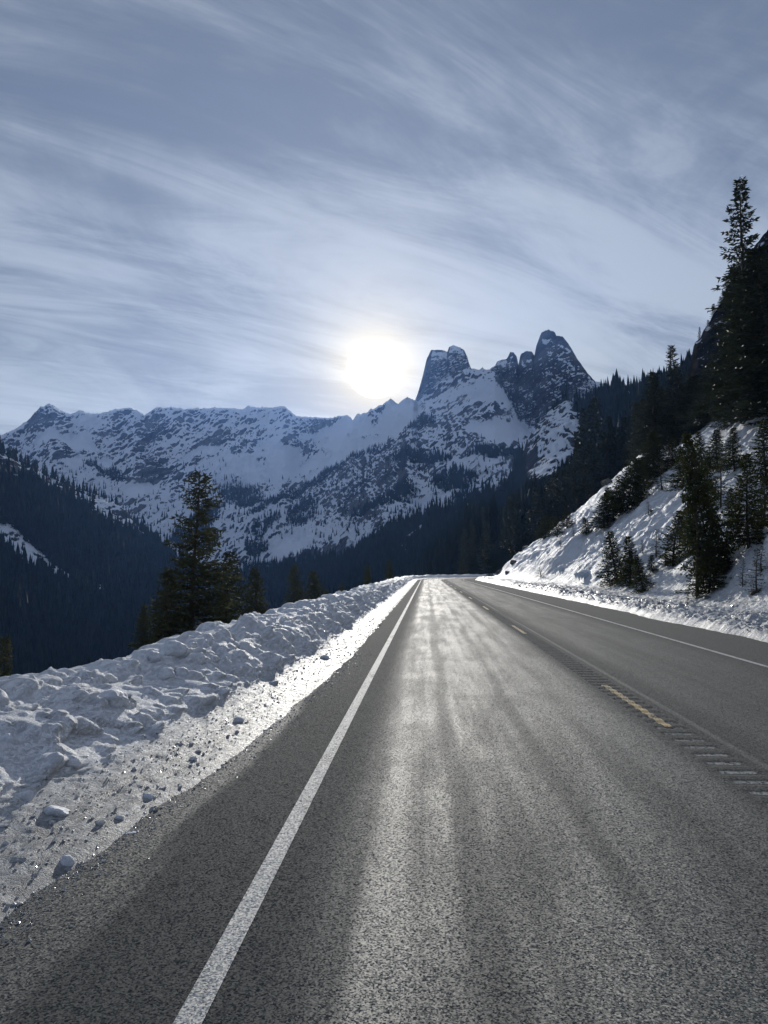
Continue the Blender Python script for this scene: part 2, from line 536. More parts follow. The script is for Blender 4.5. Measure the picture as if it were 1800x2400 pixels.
# outer pavement strips (coarse), milled centre strip (fine)
s_c = np.concatenate([np.arange(-40, 2, 2.0), np.arange(2, 70, 1.0), s_far])
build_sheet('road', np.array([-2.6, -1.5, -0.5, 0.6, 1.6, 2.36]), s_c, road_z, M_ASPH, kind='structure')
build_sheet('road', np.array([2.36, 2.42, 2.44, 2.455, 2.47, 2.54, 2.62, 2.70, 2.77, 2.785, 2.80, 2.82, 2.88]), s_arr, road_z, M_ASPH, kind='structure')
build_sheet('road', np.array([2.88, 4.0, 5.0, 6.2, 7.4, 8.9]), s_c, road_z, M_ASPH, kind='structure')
build_sheet('road_marking', np.array([-0.965, -0.91, -0.855]), s_c, road_z, M_WHITE, 0.004, kind='structure')
build_sheet('road_marking', np.array([5.95, 6.0, 6.06]), s_c, road_z, M_WHITE, 0.004, kind='structure')
for k in range(-1, 17):
    a0 = 8.65 + 12.2 * k
    build_sheet('road_marking', np.array([2.57, 2.61, 2.66]), np.arange(a0, a0 + 3.06, 0.0305 if a0 < 70 else 0.5), road_z, M_YELLOW, 0.004, kind='structure')


# ------------------------------------------------------------------ ground: hillside right of the road, valley side left
def ground_z(x, y, detail=True):
    t = x - bend(y)
    s_ = t - 10.2
    q = np.clip(s_, 0, None)
    z = 0.66 * np.clip(q, 0, 15) + 0.86 * np.clip(q - 15, 0, 55) + 0.6 * np.clip(q - 70, 0, None)
    z = z * sstep(-0.5, 3.5, s_)
    # berm of ploughed snow at the road edge
    edge = 8.05 + 0.16 * fbm(y * 0.9, 3.3, octv=3) + 0.25 * perlin(y * 0.13, 8.0)
    berm = sstep(edge - 0.15, edge + 0.9, t) * (0.30 + 0.18 * perlin(y * 0.22, t * 0.35)) * sstep(13.5, 9.8, t)
    base_ = -0.16 + 0.22 * sstep(edge - 0.25, edge + 0.25, t)
    z = z + base_ + berm
    on = sstep(edge - 0.1, edge + 0.6, t)
    if detail:
        w, hid = worley(x * 2.1, y * 2.1)
        b1 = sstep(13.0, 9.5, t)
        z = z + on * b1 * (0.10 * (0.7 - w) * (hid > .35) + 0.20 * fbm(x * 1.5, y * 1.5, octv=5, rough=0.62, kind='billow') + 0.04 * fbm(x * 7, y * 7, octv=3))
        far = sstep(10.5, 15.0, t)
        wx = x + 1.8 * perlin(x * 0.13, y * 0.13, 4.0)
        wy = y + 1.6 * perlin(x * 0.11 + 9, y * 0.16, 2.0)
        z = z + far * (1.9 * perlin(x * 0.055, y * 0.05, 1.0)
                       + 1.0 * fbm(wx * 0.10, wy * 0.26, 3.0, octv=3)
                       + 0.75 * fbm(wx * 0.22 + z * .05, wy * 0.75, 7.0, octv=4, rough=0.6, kind='ridge')
                       + 0.42 * fbm(wx * 0.55, wy * 2.0, 7.0, octv=4, rough=0.62))
        # small ledges, where the snow breaks into steps
        lw = fbm(wx * 0.16, wy * 0.2, 5.0, octv=3)
        st_ = z / 1.7 + lw * 1.4
        z = z + far * 0.42 * (sstep(0.12, 0.5, np.mod(st_, 1.0)) - np.mod(st_, 1.0)) * sstep(-.1, .35, perlin(x * .05, y * .05, 9))
    left = np.clip(-6.0 - t, 0, None)
    zl = -0.70 * left
    zl = -170 * (1 - np.exp(zl / 170))
    z = np.where(t < -3.5, zl - 0.3, z)
    return z


def ground_rock(x, y):
    t = x - bend(y)
    e = 0.6
    gx = (ground_z(x + e, y) - ground_z(x - e, y)) / (2 * e)
    gy = (ground_z(x, y + e) - ground_z(x, y - e)) / (2 * e)
    steep = np.hypot(gx, gy)
    r = sstep(1.5, 3.0, steep) * 0.85
    nose = sstep(95, 122, y) * sstep(22, 12, t) * sstep(10.5, 11.3, t)
    r = r + nose * (0.30 + 0.55 * fbm(x * 0.35, y * 0.35, 2.0, octv=3))
    r = r + 0.35 * sstep(0.25, 0.6, fbm(x * 0.25, y * 0.22, 6.0, octv=4)) + sstep(30, 90, t) * 0.22
    return np.where(t < 10.6, 0, r)


az_f = np.radians(np.arange(1.0, 31.5, 0.085))
az_c1 = np.radians(np.arange(31.5, 182, 3.0))
az_c0 = np.radians(np.arange(-178, 1.0, 2.0))
AZ = np.concatenate([az_c0, az_f, az_c1])
RR = np.concatenate([[0.5, 4, 8], np.geomspace(11, 470, 760)])
A_, R_ = np.meshgrid(AZ, RR)
GX, GY = R_ * np.sin(A_), R_ * np.cos(A_)
GZ = ground_z(GX, GY)
rock = ground_rock(GX, GY)
tt = GX - bend(GY)
dirt = sstep(13.5, 10.5, tt) * 0.62 * (0.6 + 0.8 * np.clip(0.5 + fbm(GX * .5, GY * .5, 2.0, octv=3), 0, 1)) + 0.05 * sstep(7, 9, tt)
dirt = np.where(tt < -3, 0, dirt)
rock = np.where(tt < -4, 0.25, rock)
me = mesh_np('hillside', np.stack([GX, GY, GZ], -1), grid_faces(*A_.shape)[:, ::-1], smooth=True, attrs={'rock': rock, 'dirt': dirt})
ob('hillside', me, M_SLOPE, kind='structure')

# wide valley ground reaching the horizon
n = 96
ang_ = np.linspace(0, 2 * np.pi, n + 1)[:-1]
rings = np.array([0, 300, 900, 2500, 6000, 14000.])
vs, fs = [], []
for r_ in rings[1:]:
    for a in ang_:
        vs.append((r_ * math.sin(a), r_ * math.cos(a), -235 + 8 * math.sin(3 * a + r_)))
vs = [(0, 0, -235)] + vs
for k in range(len(rings) - 2):
    for i in range(n):
        a0, a1 = 1 + k * n + i, 1 + k * n + (i + 1) % n
        fs.append((a0, a1, a1 + n, a0 + n))
for i in range(0, n, 1):
    fs.append((0, 0, 0, 0))
fs = fs[:-n]
gm = bpy.data.meshes.new('ground')
gm.from_pydata(vs, [], [tuple(reversed(f)) for f in fs] + [(0, 1 + (i + 1) % n, 1 + i)[::-1] for i in range(n)])
gm.update()
ob('ground', gm, mat_simple('valley_snow', (0.70, 0.72, 0.75, 1), (0.10, 0.11, 0.10, 1), 0.01, 0.9, 0.1), kind='structure')


# ------------------------------------------------------------------ ploughed snow bank on the left
def bank_point(t01, s):
    """t01: 0 at the road edge .. 1 far outer foot; returns x,y,z of the displaced bank"""
    nearf = sstep(16, 6, s)
    edge = -1.58 - 0.30 * nearf + 0.13 * fbm(s * 0.8, 1.1, octv=4)
    edge = edge - 0.32 * sstep(7.5, 3.5, s)
    foot = edge - 0.52 - 0.16 * nearf + 0.12 * perlin(s * 0.6, 4.0)
    crest = foot - 0.62 - 0.36 * nearf + 0.13 * perlin(s * 0.4, 7.7)
    top = 0.74 + 0.10 * perlin(s * 0.33, 2.5) + 0.05 * perlin(s * 1.3, 2.5) - 0.12 * sstep(60, 120, s) - 0.24 * sstep(15, 7, s)
    back = crest - 1.15
    outer = back - 2.2
    K = [0, 0.10, 0.24, 0.34, 0.50, 0.62, 0.80, 1.0]
    TT = [edge + 0.35, edge, foot, foot - 0.16, crest + 0.12, crest - 0.22, back, outer]
    ZZ = [-0.09 + 0 * s, 0.015 + 0 * s, 0.13 + 0 * s, 0.28 * top / .74, top - 0.07, top, top - 0.12, -2.4 + 0 * s]
    t = np.zeros_like(s)
    z = np.zeros_like(s)
    for i in range(len(K) - 1):
        f = np.clip((t01 - K[i]) / (K[i + 1] - K[i]), 0, 1)
        m = (t01 >= K[i]) & (t01 <= K[i + 1])
        t = np.where(m, TT[i] + (TT[i + 1] - TT[i]) * f, t)
        z = np.where(m, ZZ[i] + (ZZ[i + 1] - ZZ[i]) * f, z)
    # displacement along an approximate outward normal
    face = sstep(0.22, 0.30, t01) * sstep(0.64, 0.50, t01)
    nx, nz = 0.75 * face, 1 - 0.45 * face
    onb = sstep(0.20, 0.34, t01)
    apron = sstep(0.04, 0.14, t01) * sstep(0.36, 0.22, t01)
    q = t01 * 3.2     # metres across, unrolled
    wrp = 0.22 * perlin(s * 1.7, q * 1.7, 1.0)
    w1_, h1 = worley((s + wrp) * 1.15, q * 1.25 + wrp, 3)
    w2_, h2 = worley((s + wrp) * 3.1, q * 3.3 - wrp, 11)
    w3_, h3 = worley(s * 7.5 + wrp, q * 8, 5)
    def dome(w_, r_):
        return np.sqrt(np.clip(1 - (w_ / r_) ** 2, 0, 1))
    w4_, h4 = worley((s + wrp) * 5.2, q * 5.6 - wrp, 29)
    lump = 0.11 * dome(w1_, .62) * (h1 > 0.42) + 0.10 * dome(w2_, .5) * (h2 > 0.62) + 0.055 * dome(w4_, .5) * (h4 > 0.68) + 0.028 * dome(w3_, .5) * (h3 > .74) - 0.06
    d = onb * (lump + 0.13 * fbm(s * 0.9, q * 1.3, 2.0, octv=5, rough=0.55) + 0.026 * fbm(s * 4.2, q * 4.6, 5.0, octv=5, rough=0.62, kind='billow'))
    # vertical plough scallops further along
    sc_ = fbm(s * 1.25 + q * 0.8, q * 0.5, 8.0, octv=3, kind='ridge')
    d = d - onb * face * 0.15 * sc_ * sstep(8, 16, s)
    d = d + apron * (0.024 * fbm(s * 2.5, q * 7, 3.0, octv=5, rough=0.65) + 0.022 * np.clip(0.5 - w3_, 0, 1) * (h3 > .5) + 0.02 * perlin(s * 1.5, q * 2, 5))
    return t + nx * d + bend(s), s, z + nz * d


t01 = np.concatenate([np.linspace(0, 0.66, 250), np.linspace(0.67, 1, 40)])
sb = np.concatenate([np.arange(-40, 1.6, 0.6), np.geomspace(1.7, 14, 560), np.geomspace(14.1, 60, 330), np.geomspace(60.3, 255, 160)])
T_, S_ = np.meshgrid(t01, sb)
bx, by, bz = bank_point(T_, S_)
dirt = sstep(0.33, 0.14, T_) * 0.95 + 0.03 * sstep(0.6, 0.3, T_)
me = mesh_np('snow_bank', np.stack([bx, by, bz], -1), grid_faces(*T_.shape), smooth=True, attrs={'dirt': dirt})
ob('snow_bank', me, M_BANK, label='long ploughed snow bank of lumpy grey white snow along the left road edge', category='snow bank')
BANKP = np.stack([bx, by, bz], -1).reshape(-1, 3)


def to_px(P):
    d = np.asarray(P) - CAM
    f = d @ FWD
    return 900 + FPX * (d @ RIGHT) / f, 1200 - FPX * (d @ UP) / f, f


_bu, _bv, _bf = to_px(BANKP)
_ok = (_bf > 1) & (T_.ravel() < 0.62)


def bank_at(u, v):
    d = np.where(_ok, (_bu - u) ** 2 + (_bv - v) ** 2, 1e12)
    return BANKP[int(np.argmin(d))]


# ------------------------------------------------------------------ polar landforms from ridge lines
def interp(u, table):
    a = np.array(table, float)
    return np.interp(u, a[:, 0], a[:, 1])


def P_of(u, v, r):
    d = ray(u, v)
    return CAM + d * (r / np.hypot(d[..., 0], d[..., 1]))[..., None]


def mesh_normals(P):
    du = np.gradient(P, axis=1)
    dv = np.gradient(P, axis=0)
    nrm = np.cross(du, dv)
    nrm /= np.maximum(np.linalg.norm(nrm, axis=-1, keepdims=True), 1e-9)
    return nrm * np.sign(nrm[..., 2:3] + 1e-9)


def ell(U, V, cx, cy, rx, ry, rot=0.0, soft=0.35):
    c, s_ = math.cos(rot), math.sin(rot)
    x, y = U - cx, V - cy
    a = (x * c - y * s_) / rx
    b_ = (x * s_ + y * c) / ry
    return sstep(1 + soft, 1 - soft, np.sqrt(a * a + b_ * b_))


SKY_M = [(-1000, 1000), (-300, 1010), (0, 1022), (33, 1008), (65, 987), (87, 962), (114, 946), (146, 965), (165, 973), (187, 962), (203, 970), (233, 970), (266, 962), (298, 957), (320, 962), (339, 975), (363, 957), (401, 956), (434, 960), (472, 958), (521, 957), (570, 960), (583, 951), (591, 956), (629, 956), (667, 953), (678, 962), (694, 977), (738, 979), (770, 981), (814, 973), (827, 987), (838, 970), (846, 973), (890, 952), (900, 947), (916, 936), (933, 947), (954, 932), (973, 939), (979, 922), (990, 884), (1000, 841), (1011, 820), (1033, 820), (1049, 824), (1052, 814), (1063, 808), (1076, 814), (1087, 819), (1095, 836), (1103, 865), (1120, 868), (1131, 863), (1141, 869), (1160, 857), (1166, 846), (1188, 841), (1196, 825), (1204, 826), (1212, 838), (1215, 857), (1220, 830), (1234, 822), (1247, 824), (1253, 835), (1256, 812), (1269, 779), (1285, 772), (1301, 779), (1304, 787), (1318, 788), (1334, 808), (1353, 841), (1377, 874), (1394, 893), (1413, 898), (1426, 917), (1442, 933), (1480, 960), (1600, 1000), (2800, 1000)]
CLIFF_B = [(970, 945), (979, 968), (1000, 950), (1050, 912), (1090, 880), (1110, 872), (1160, 890), (1195, 960), (1215, 1005), (1240, 1035), (1300, 1010), (1340, 975), (1377, 950), (1426, 935), (1450, 940)]
uM = np.concatenate([np.arange(-1000, -20, 20), np.arange(-20, 1560, 2.1), np.arange(1560, 2700, 20)])
vs_ = interp(uM, SKY_M) + 3.0 * fbm(uM * 0.16, 7.0, octv=3) * sstep(930, 990, uM) + 1.5 * perlin(uM * 0.09, 1.0) * sstep(990, 950, uM)
rs_ = interp(uM, [(-1000, 3400), (700, 3350), (830, 2700), (960, 2300), (1450, 2250), (2700, 2300)]) + 60 * perlin(uM * 0.012, 3.0) * sstep(920, 800, uM)
rf_ = interp(uM, [(-1000, 1900), (700, 1900), (1000, 1450), (2700, 1400)])
vf_ = interp(uM, [(-1000, 1400), (0, 1400), (500, 1365), (1000, 1345), (2700, 1340)])
vcb = np.where((uM > 970) & (uM < 1450), np.maximum(interp(uM, CLIFF_B), vs_ + 2), vs_ + 2)
NT, NC, NBK = 330, 150, 14
rows_r, rows_v, rows_t = [], [], []
zf = CAMZ + (1335 - vf_) / FPX * rf_
rc_ = rs_ - 8 - 87 * sstep(955, 990, uM) * sstep(1465, 1440, uM)
zc_ = CAMZ + (1335 - vcb) / FPX * rc_
for k in range(NT):
    f = k / (NT - 1)
    g = 0.72 * f + 0.28 * f ** 2.6
    rows_r.append(rf_ + (rc_ - rf_) * f)
    z = zf + (zc_ - zf) * g
    rows_v.append(1335 - (z - CAMZ) * FPX / rows_r[-1])
    rows_t.append(np.full_like(uM, f * 0.8))
for k in range(1, NC):
    f = k / (NC - 1)
    rows_r.append(rc_ + (rs_ - rc_) * f ** 1.15)
    rows_v.append(vcb + (vs_ - vcb) * f)
    rows_t.append(np.full_like(uM, 0.8 + 0.2 * f))
for k in range(1, NBK):
    f = k / (NBK - 1)
    rows_r.append(rs_ + 12 + 900 * f ** 1.5)
    rows_v.append(vs_ + 1.5 + 330 * f ** 0.9)
    rows_t.append(np.full_like(uM, 1.0 + f))
Rm, Vm, Tm = np.array(rows_r), np.array(rows_v), np.array(rows_t)
Um = np.broadcast_to(uM, Rm.shape).copy()
Pm = P_of(Um, Vm, Rm)
# relief
Xt = (Um - 1000) / FPX * Rm      # metres across
Zt = Pm[..., 2]
ca, sa = math.cos(0.85), math.sin(0.85)
Xa, Za = Xt * ca + Zt * sa * 1.2, -Xt * sa + Zt * ca * 1.2
smooth_m = np.zeros_like(Um)
for e in [(150, 1058, 80, 24, -.1), (215, 1112, 70, 16, -.1), (650, 1125, 150, 36, 0.32), (800, 1055, 90, 45, 0.45), (470, 1085, 50, 14, .3), (1155, 1042, 75, 34, 0), (720, 1300, 100, 24, 0.22), (800, 1110, 120, 24, 0.5), (560, 1175, 60, 14, .3), (340, 1180, 50, 15, .2), (940, 1010, 60, 34, .5), (980, 1205, 60, 12, .2)]:
    smooth_m = np.maximum(smooth_m, ell(Um, Vm, *e, 0.75))
wob = sstep(-0.15, 0.3, fbm(Xt / 150, Zt / 110, 5.0, octv=6, rough=0.62) * 1.3 + (smooth_m - 0.5) * 0.9)
smooth_m = wob * sstep(0, .3, smooth_m)
edgef = sstep(0, 0.08, Tm) * sstep(1.0, 0.80, Tm)
skyf = np.where(Tm >= 1, 0.0, 1.0) * sstep(1.002, 0.93, Tm)
spur = fbm(Xt / 330, Rm / 650, Zt / 900, octv=3, kind='ridge')
mid_n = fbm(Xa / 120, Za / 50, Rm / 520, octv=4, rough=0.6, kind='ridge')
fine_n = fbm(Xa / 30, Za / 13, Rm / 130, octv=4, rough=0.62)
rockness = 1 - 0.88 * smooth_m
amp_left = 1.0 - 0.4 * sstep(880, 1010, Um)
gul = fbm(Xt / 95 + 0.3 * fbm(Xt / 200, Zt / 200, 2.0, octv=2), Zt / 420, Rm / 800, octv=4, rough=0.55, kind='ridge')
disp = edgef * 20 * gul * rockness + edgef * 46 * spur * amp_left + (0.35 * skyf + 0.65 * edgef) * rockness * (17 * mid_n + 9 * fine_n) * (1.15 - 0.35 * sstep(880, 1010, Um))
inc = sstep(960, 985, Um) * sstep(1460, 1445, Um)
cl_band = inc * sstep(0.78, 0.86, Tm) * (Tm <= 1.0)
cracks = fbm(Xt / 26, Zt / 170, 3.0, octv=4, rough=0.6, kind='ridge')
cut = cl_band * skyf * (26 * cracks + 20 * fbm(Xt / 70, Zt / 120, 9.0, octv=3, kind='ridge') + 10 * fine_n)
dirxy = ray(Um, Vm)
dirxy = dirxy / np.hypot(dirxy[..., 0], dirxy[..., 1])[..., None]
Pm[..., 2] += disp * (1 - 0.7 * cl_band)
Pm[..., 0] -= dirxy[..., 0] * (disp * 0.5 + cut)
Pm[..., 1] -= dirxy[..., 1] * (disp * 0.5 + cut)
jag = 9.0 * fbm(uM * 0.11, 4.0, octv=4, rough=0.7) - 1.5
_lim = P_of(Um, np.broadcast_to(vs_ + jag, Um.shape) + 14 * (1 - np.clip(Tm, 0, 1)) + 5 * np.clip(fine_n, -.3, 1) * (Tm < .985), np.hypot(Pm[..., 0], Pm[..., 1]))[..., 2]
Pm[..., 2] = np.where(Tm < 1, np.minimum(Pm[..., 2], _lim), Pm[..., 2])
N = mesh_normals(Pm)
slope = 1 - N[..., 2]
rockA = sstep(0.22, 0.66, slope + 0.06 * mid_n + 0.06 * fine_n) * 0.74 + 0.12 * (1 - smooth_m)
rockA = rockA * (0.45 + 0.55 * (1 - smooth_m)) * (1 - 0.35 * smooth_m)
bigv = fbm(Xt / 260 + Zt / 300, Zt / 130 - Xt / 600, 12.0, octv=4)
rockA = rockA + 0.30 * sstep(0.86, 0.97, Tm) * (Tm < 1) * sstep(990, 940, Um)
rockA = rockA - 0.14 + 0.85 * bigv * (1 - cl_band)
for e, a in [((95, 1015, 90, 28, -0.5), .35), ((330, 1040, 60, 20, .3), .2), ((700, 1055, 90, 16, 0.5), .30), ((380, 1120, 90, 26, .2), .28), ((720, 1170, 200, 40, 0.62), .12), ((280, 1085, 60, 20, .3), .28), ((180, 985, 30, 30, 0), .2), ((540, 1040, 110, 18, .2), .2), ((850, 1180, 100, 50, .7), .18)]:
    rockA = rockA + ell(Um, Vm, *e, 0.6) * a * (1 - 0.8 * smooth_m)
rockA = rockA + cl_band * 0.34 + 0.08 * (Tm < 1) * sstep(.93, .98, Tm)
# snow ramps across the big spire
ramps = sstep(0.0, 0.35, fbm(Xt / 60 + Zt / 34, Zt / 150 - Xt / 120, 2.0, octv=4, rough=.6)) * cl_band * (0.45 + 0.55 * (Um > 1270))
rockA = rockA - 0.55 * ramps
foM = np.zeros_like(Um)
FOREST_M = [(560, 1198, 56, 36, 0), (735, 1165, 190, 13, 0.52), (708, 1247, 36, 26, 0.4), (600, 1315, 30, 14, 0), (988, 1036, 34, 11, 0.3), (985, 1115, 72, 15, 0), (1065, 1162, 56, 22, 0.1), (1160, 1101, 62, 11, 0), (1110, 1215, 60, 30, 0), (480, 1262, 50, 22, 0.5), (620, 1270, 40, 16, 0.5), (940, 1200, 30, 20, 0.5), (870, 1240, 50, 12, 0.4), (450, 1310, 60, 26, 0), (700, 1345, 150, 14, 0), (250, 1140, 60, 12, -.5)]
for e in FOREST_M:
    foM = np.maximum(foM, ell(Um, Vm, *e, 0.3))
foM = foM * sstep(-0.35, 0.2, fbm(Xt / 45, Zt / 45, 8.0, octv=3) + foM * 0.3)
me = mesh_np('mountain', Pm, grid_faces(*Um.shape), smooth=True, attrs={'rock': np.clip(rockA, 0, 1.2), 'forest': foM * 0.55})
ob('mountain', me, M_MOUNT, kind='structure')

# ---- middle-distance wooded hill: left valley wall, valley forest, right wooded ridge
SKY_H = [(-1000, 900), (-300, 960), (0, 1058), (54, 1086), (108, 1114), (163, 1140), (217, 1156), (271, 1178), (304, 1208), (347, 1256), (380, 1290), (423, 1328), (470, 1350), (560, 1358), (620, 1354), (705, 1350), (786, 1334), (846, 1298), (900, 1270), (1008, 1256), (1117, 1220), (1195, 1185), (1203, 1145), (1215, 1112), (1231, 1050), (1253, 1012), (1280, 988), (1323, 972), (1356, 988), (1400, 978), (1442, 966), (1470, 950), (1513, 926), (1600, 910), (1800, 870), (2700, 800)]
uH = np.concatenate([np.arange(-1000, -20, 20), np.arange(-20, 1700, 3.0), np.arange(1700, 2700, 20)])
vsH = interp(uH, SKY_H)
rsH = interp(uH, [(-1000, 1050), (0, 1050), (400, 1150), (560, 1400), (705, 1150), (900, 850), (1150, 740), (1230, 900), (1380, 900), (1513, 560), (2000, 480), (2700, 480)])
rfH = interp(uH, [(-1000, 420), (700, 420), (960, 300), (1100, 190), (2700, 180)])
zfH = interp(uH, [(-1000, -165), (700, -150), (900, -90), (1000, -30), (1120, -6), (1200, 0), (2700, 10)])
zsH = CAMZ + (1335 - vsH) / FPX * rsH
NH = 300
rr, zz, tm = [], [], []
for k in range(NH):
    f = k / (NH - 1)
    rr.append(rfH + (rsH - rfH) * f)
    zz.append(zfH + (zsH - zfH) * (0.65 * f + 0.35 * f ** 2.2))
    tm.append(np.full_like(uH, f))
for k in range(1, 14):
    f = k / 13
    rr.append(rsH + 450 * f)
    zz.append(zsH + (-230 - zsH) * f ** 0.9)
    tm.append(np.full_like(uH, 1 + f))
Rh, Zh, Th = np.array(rr), np.array(zz), np.array(tm)
Uh = np.broadcast_to(uH, Rh.shape).copy()
Vh = 1335 - (Zh - CAMZ) * FPX / Rh
Ph = P_of(Uh, Vh, Rh)
Xh = (Uh - 1000) / FPX * Rh
ed = sstep(0, 0.12, Th) * sstep(1.0, 0.9, Th)
dh = ed * (26 * fbm(Xh / 170, Rh / 230, 1.0, octv=3, kind='ridge')) * np.clip(Rh / 900, .3, 1) + ed * (9 * fbm(Xh / 38, Rh / 48, Zh / 30, octv=4, rough=0.6, kind='ridge')) * np.clip(Rh / 700, .3, 1)
Ph[..., 2] += dh
Ph[..., 1] -= 0.5 * dh
outc = ell(Uh, Vh, 1285, 1065, 75, 88, 0.35, 0.25)
Ph[..., 1] -= outc * 14 * fbm(Xh / 22, Zh / 34, 3.0, octv=4, rough=0.6, kind='ridge')
N = mesh_normals(Ph)
foNear = sstep(420, 300, Rh)
rockH = 0.15 + 0.5 * sstep(0.15, 0.6, 1 - N[..., 2]) + outc * 0.10 + 0.22 * sstep(1060, 1120, Vh) * sstep(1280, 1230, Vh) * (Uh < 420)
# clearings where the trees stand thin
open_ = np.zeros_like(Uh)
for e, a in [((75, 1130, 120, 46, -0.45), 1.0), ((190, 1160, 60, 18, -0.4), .9), ((260, 1215, 105, 50, -0.65), 1.0), ((45, 1312, 95, 24, -0.5), 1.0), ((160, 1385, 105, 20, -0.5), 1.0), ((320, 1270, 40, 30, -0.7), .6), ((1490, 950, 46, 26, 0.2), 1.0), ((1000, 1325, 90, 7, 0.25), .9), ((985, 1300, 40, 8, .5), .7), ((1075, 1245, 40, 20, .6), .75), ((1060, 1330, 60, 6, 0.1), .9), ((560, 1342, 80, 5, 0.), 1)]:
    open_ = np.maximum(open_, ell(Uh, Vh, *e, 0.4) * a)
open_ = np.maximum(open_, outc)
foH = np.clip(1 - open_ * (0.95 + 0.8 * fbm(Xh / 30, Rh / 30, 4.0, octv=3)), 0, 1)
me = mesh_np('hill', Ph, grid_faces(*Uh.shape), smooth=True, attrs={'rock': np.clip(rockH, 0, 1), 'forest': foH * 0.9})
ob('hill', me, M_HILL, kind='structure')

# ---- cliff at the right
SKY_K = [(1598, 1089), (1613, 1089), (1615.5, 880), (1622, 835), (1628, 804), (1643, 790), (1650, 772), (1658, 763), (1674, 733), (1689, 712), (1704, 675), (1719, 645), (1745, 612), (1770, 575), (1800, 537), (1900, 440), (2200, 330), (2700, 300)]
uK = np.concatenate([np.arange(1598, 1820, 1.6), np.arange(1820, 2700, 15)])
vK = interp(uK, SKY_K) + 3.0 * perlin(uK * 0.12, 5.0)
rK = interp(uK, [(1598, 205), (1650, 215), (1800, 245), (2700, 260)])
rows = 170
f = np.linspace(0, 1, rows)[:, None]
vb = np.full_like(uK, 1090.)
Rk = np.concatenate([(rK - 45) + 45 * f ** 1.2 + 0 * uK, rK + 4 + 120 * np.linspace(0, 1, 14)[:, None]])
Vk = np.concatenate([vb + (vK - vb) * f, vK + 1 + 420 * np.linspace(0, 1, 14)[:, None]])
Uk = np.broadcast_to(uK, Rk.shape).copy()
Pk = P_of(Uk, Vk, Rk)
ff = np.concatenate([sstep(1.0, 0.93, f) + 0 * uK, np.zeros((14, len(uK)))])
dk = ff * (4.5 * fbm(Pk[..., 0] / 14, Pk[..., 2] / 20, Pk[..., 1] / 14, octv=5, rough=0.6, kind='ridge') + 1.2 * fbm(Pk[..., 0] / 3, Pk[..., 2] / 4, 3.0, octv=3))
Pk[..., 1] -= dk
Pk[..., 2] += dk * 0.25
N = mesh_normals(Pk)
rkk = 0.60 + 0.5 * sstep(0.25, 0.6, 1 - N[..., 2]) + 0.6 * sstep(1632, 1618, Uk)  # left edge forced to dark rock, painting in its shade
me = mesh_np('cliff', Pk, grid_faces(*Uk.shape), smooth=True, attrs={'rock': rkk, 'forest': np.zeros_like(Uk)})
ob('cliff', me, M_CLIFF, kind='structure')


# ------------------------------------------------------------------ distant forest (thousands of conifers)
def cone_tree(sides=5):
    v, fcs = [], []
    for (z0, z1, r_) in [(0.02, 0.52, 1.0), (0.28, 0.78, 0.74), (0.55, 1.0, 0.46)]:
        i0 = len(v)
        for k in range(sides):
            a = 2 * math.pi * k / sides + z0 * 3
            v.append((r_ * math.cos(a), r_ * math.sin(a), z0))
        v.append((0, 0, z1))
        for k in range(sides):
            fcs.append((i0 + k, i0 + (k + 1) % sides, i0 + sides))
    return np.array(v), np.array(fcs)


CV, CF = cone_tree()


def scatter_mesh(name, pts, hts, aspect, label, cat):
    n_ = len(pts)
    th = rng.uniform(0, 6.28, n_)
    c, s_ = np.cos(th), np.sin(th)
    wd = hts * aspect * rng.uniform(0.75, 1.3, n_)
    jit = 1 + 0.28 * rng.normal(size=(n_, len(CV)))
    x = CV[None, :, 0] * wd[:, None] * jit
    y = CV[None, :, 1] * wd[:, None] * jit
    z = CV[None, :, 2] * hts[:, None]
    X = x * c[:, None] - y * s_[:, None] + pts[:, 0:1] + z * 0.03 * rng.normal(size=(n_, 1))
    Y = x * s_[:, None] + y * c[:, None] + pts[:, 1:2]
    Z = z + pts[:, 2:3] - 0.5
    F = (CF[None] + (np.arange(n_) * len(CV))[:, None, None]).reshape(-1, 3)
    me = mesh_np(name, np.stack([X, Y, Z], -1), F, smooth=False)
    return ob(name, me, M_FOREST, kind='stuff', label=label, category=cat)


def pick(P, U, V, dens, n_, vlo=-1e9, vhi=1e9):
    du = np.abs(np.gradient(U, axis=1))
    dv = np.abs(np.gradient(V, axis=0))
    w = dens * du * dv
    w = np.where((U > -60) & (U < 1860) & (V > vlo) & (V < vhi), w, 0).ravel()
    idx = rng.choice(w.size, n_, p=w / w.sum())
    q = P.reshape(-1, 3)[idx].copy()
    return q, U.ravel()[idx], V.ravel()[idx]


front = (Th <= 1.0) & (Rh > 300)
q, u_, v_ = pick(Ph, Uh, Vh, front * np.clip(foH ** 2.2 * (open_ < .85) + 0.012, 0, 1), 20000, vhi=1640)
q[:, :2] += rng.normal(size=(len(q), 2)) * 1.5
TOPLIM = [(-100, -999), (1140, -999), (1150, 1235), (1200, 1190), (1225, 1165), (1300, 1135), (1350, 1100), (1362, 945), (1600, 890), (1601, -999), (2000, -999)]
hh = rng.uniform(9, 23, len(q))
rq = np.hypot(q[:, 0], q[:, 1])
keep = (v_ - hh * FPX / rq > interp(u_, TOPLIM)) | (rq > 700)
q, hh = q[keep], hh[keep]
scatter_mesh('forest', q, hh, 0.155, 'dense dark conifer forest covering the valley walls and valley floor', 'forest')
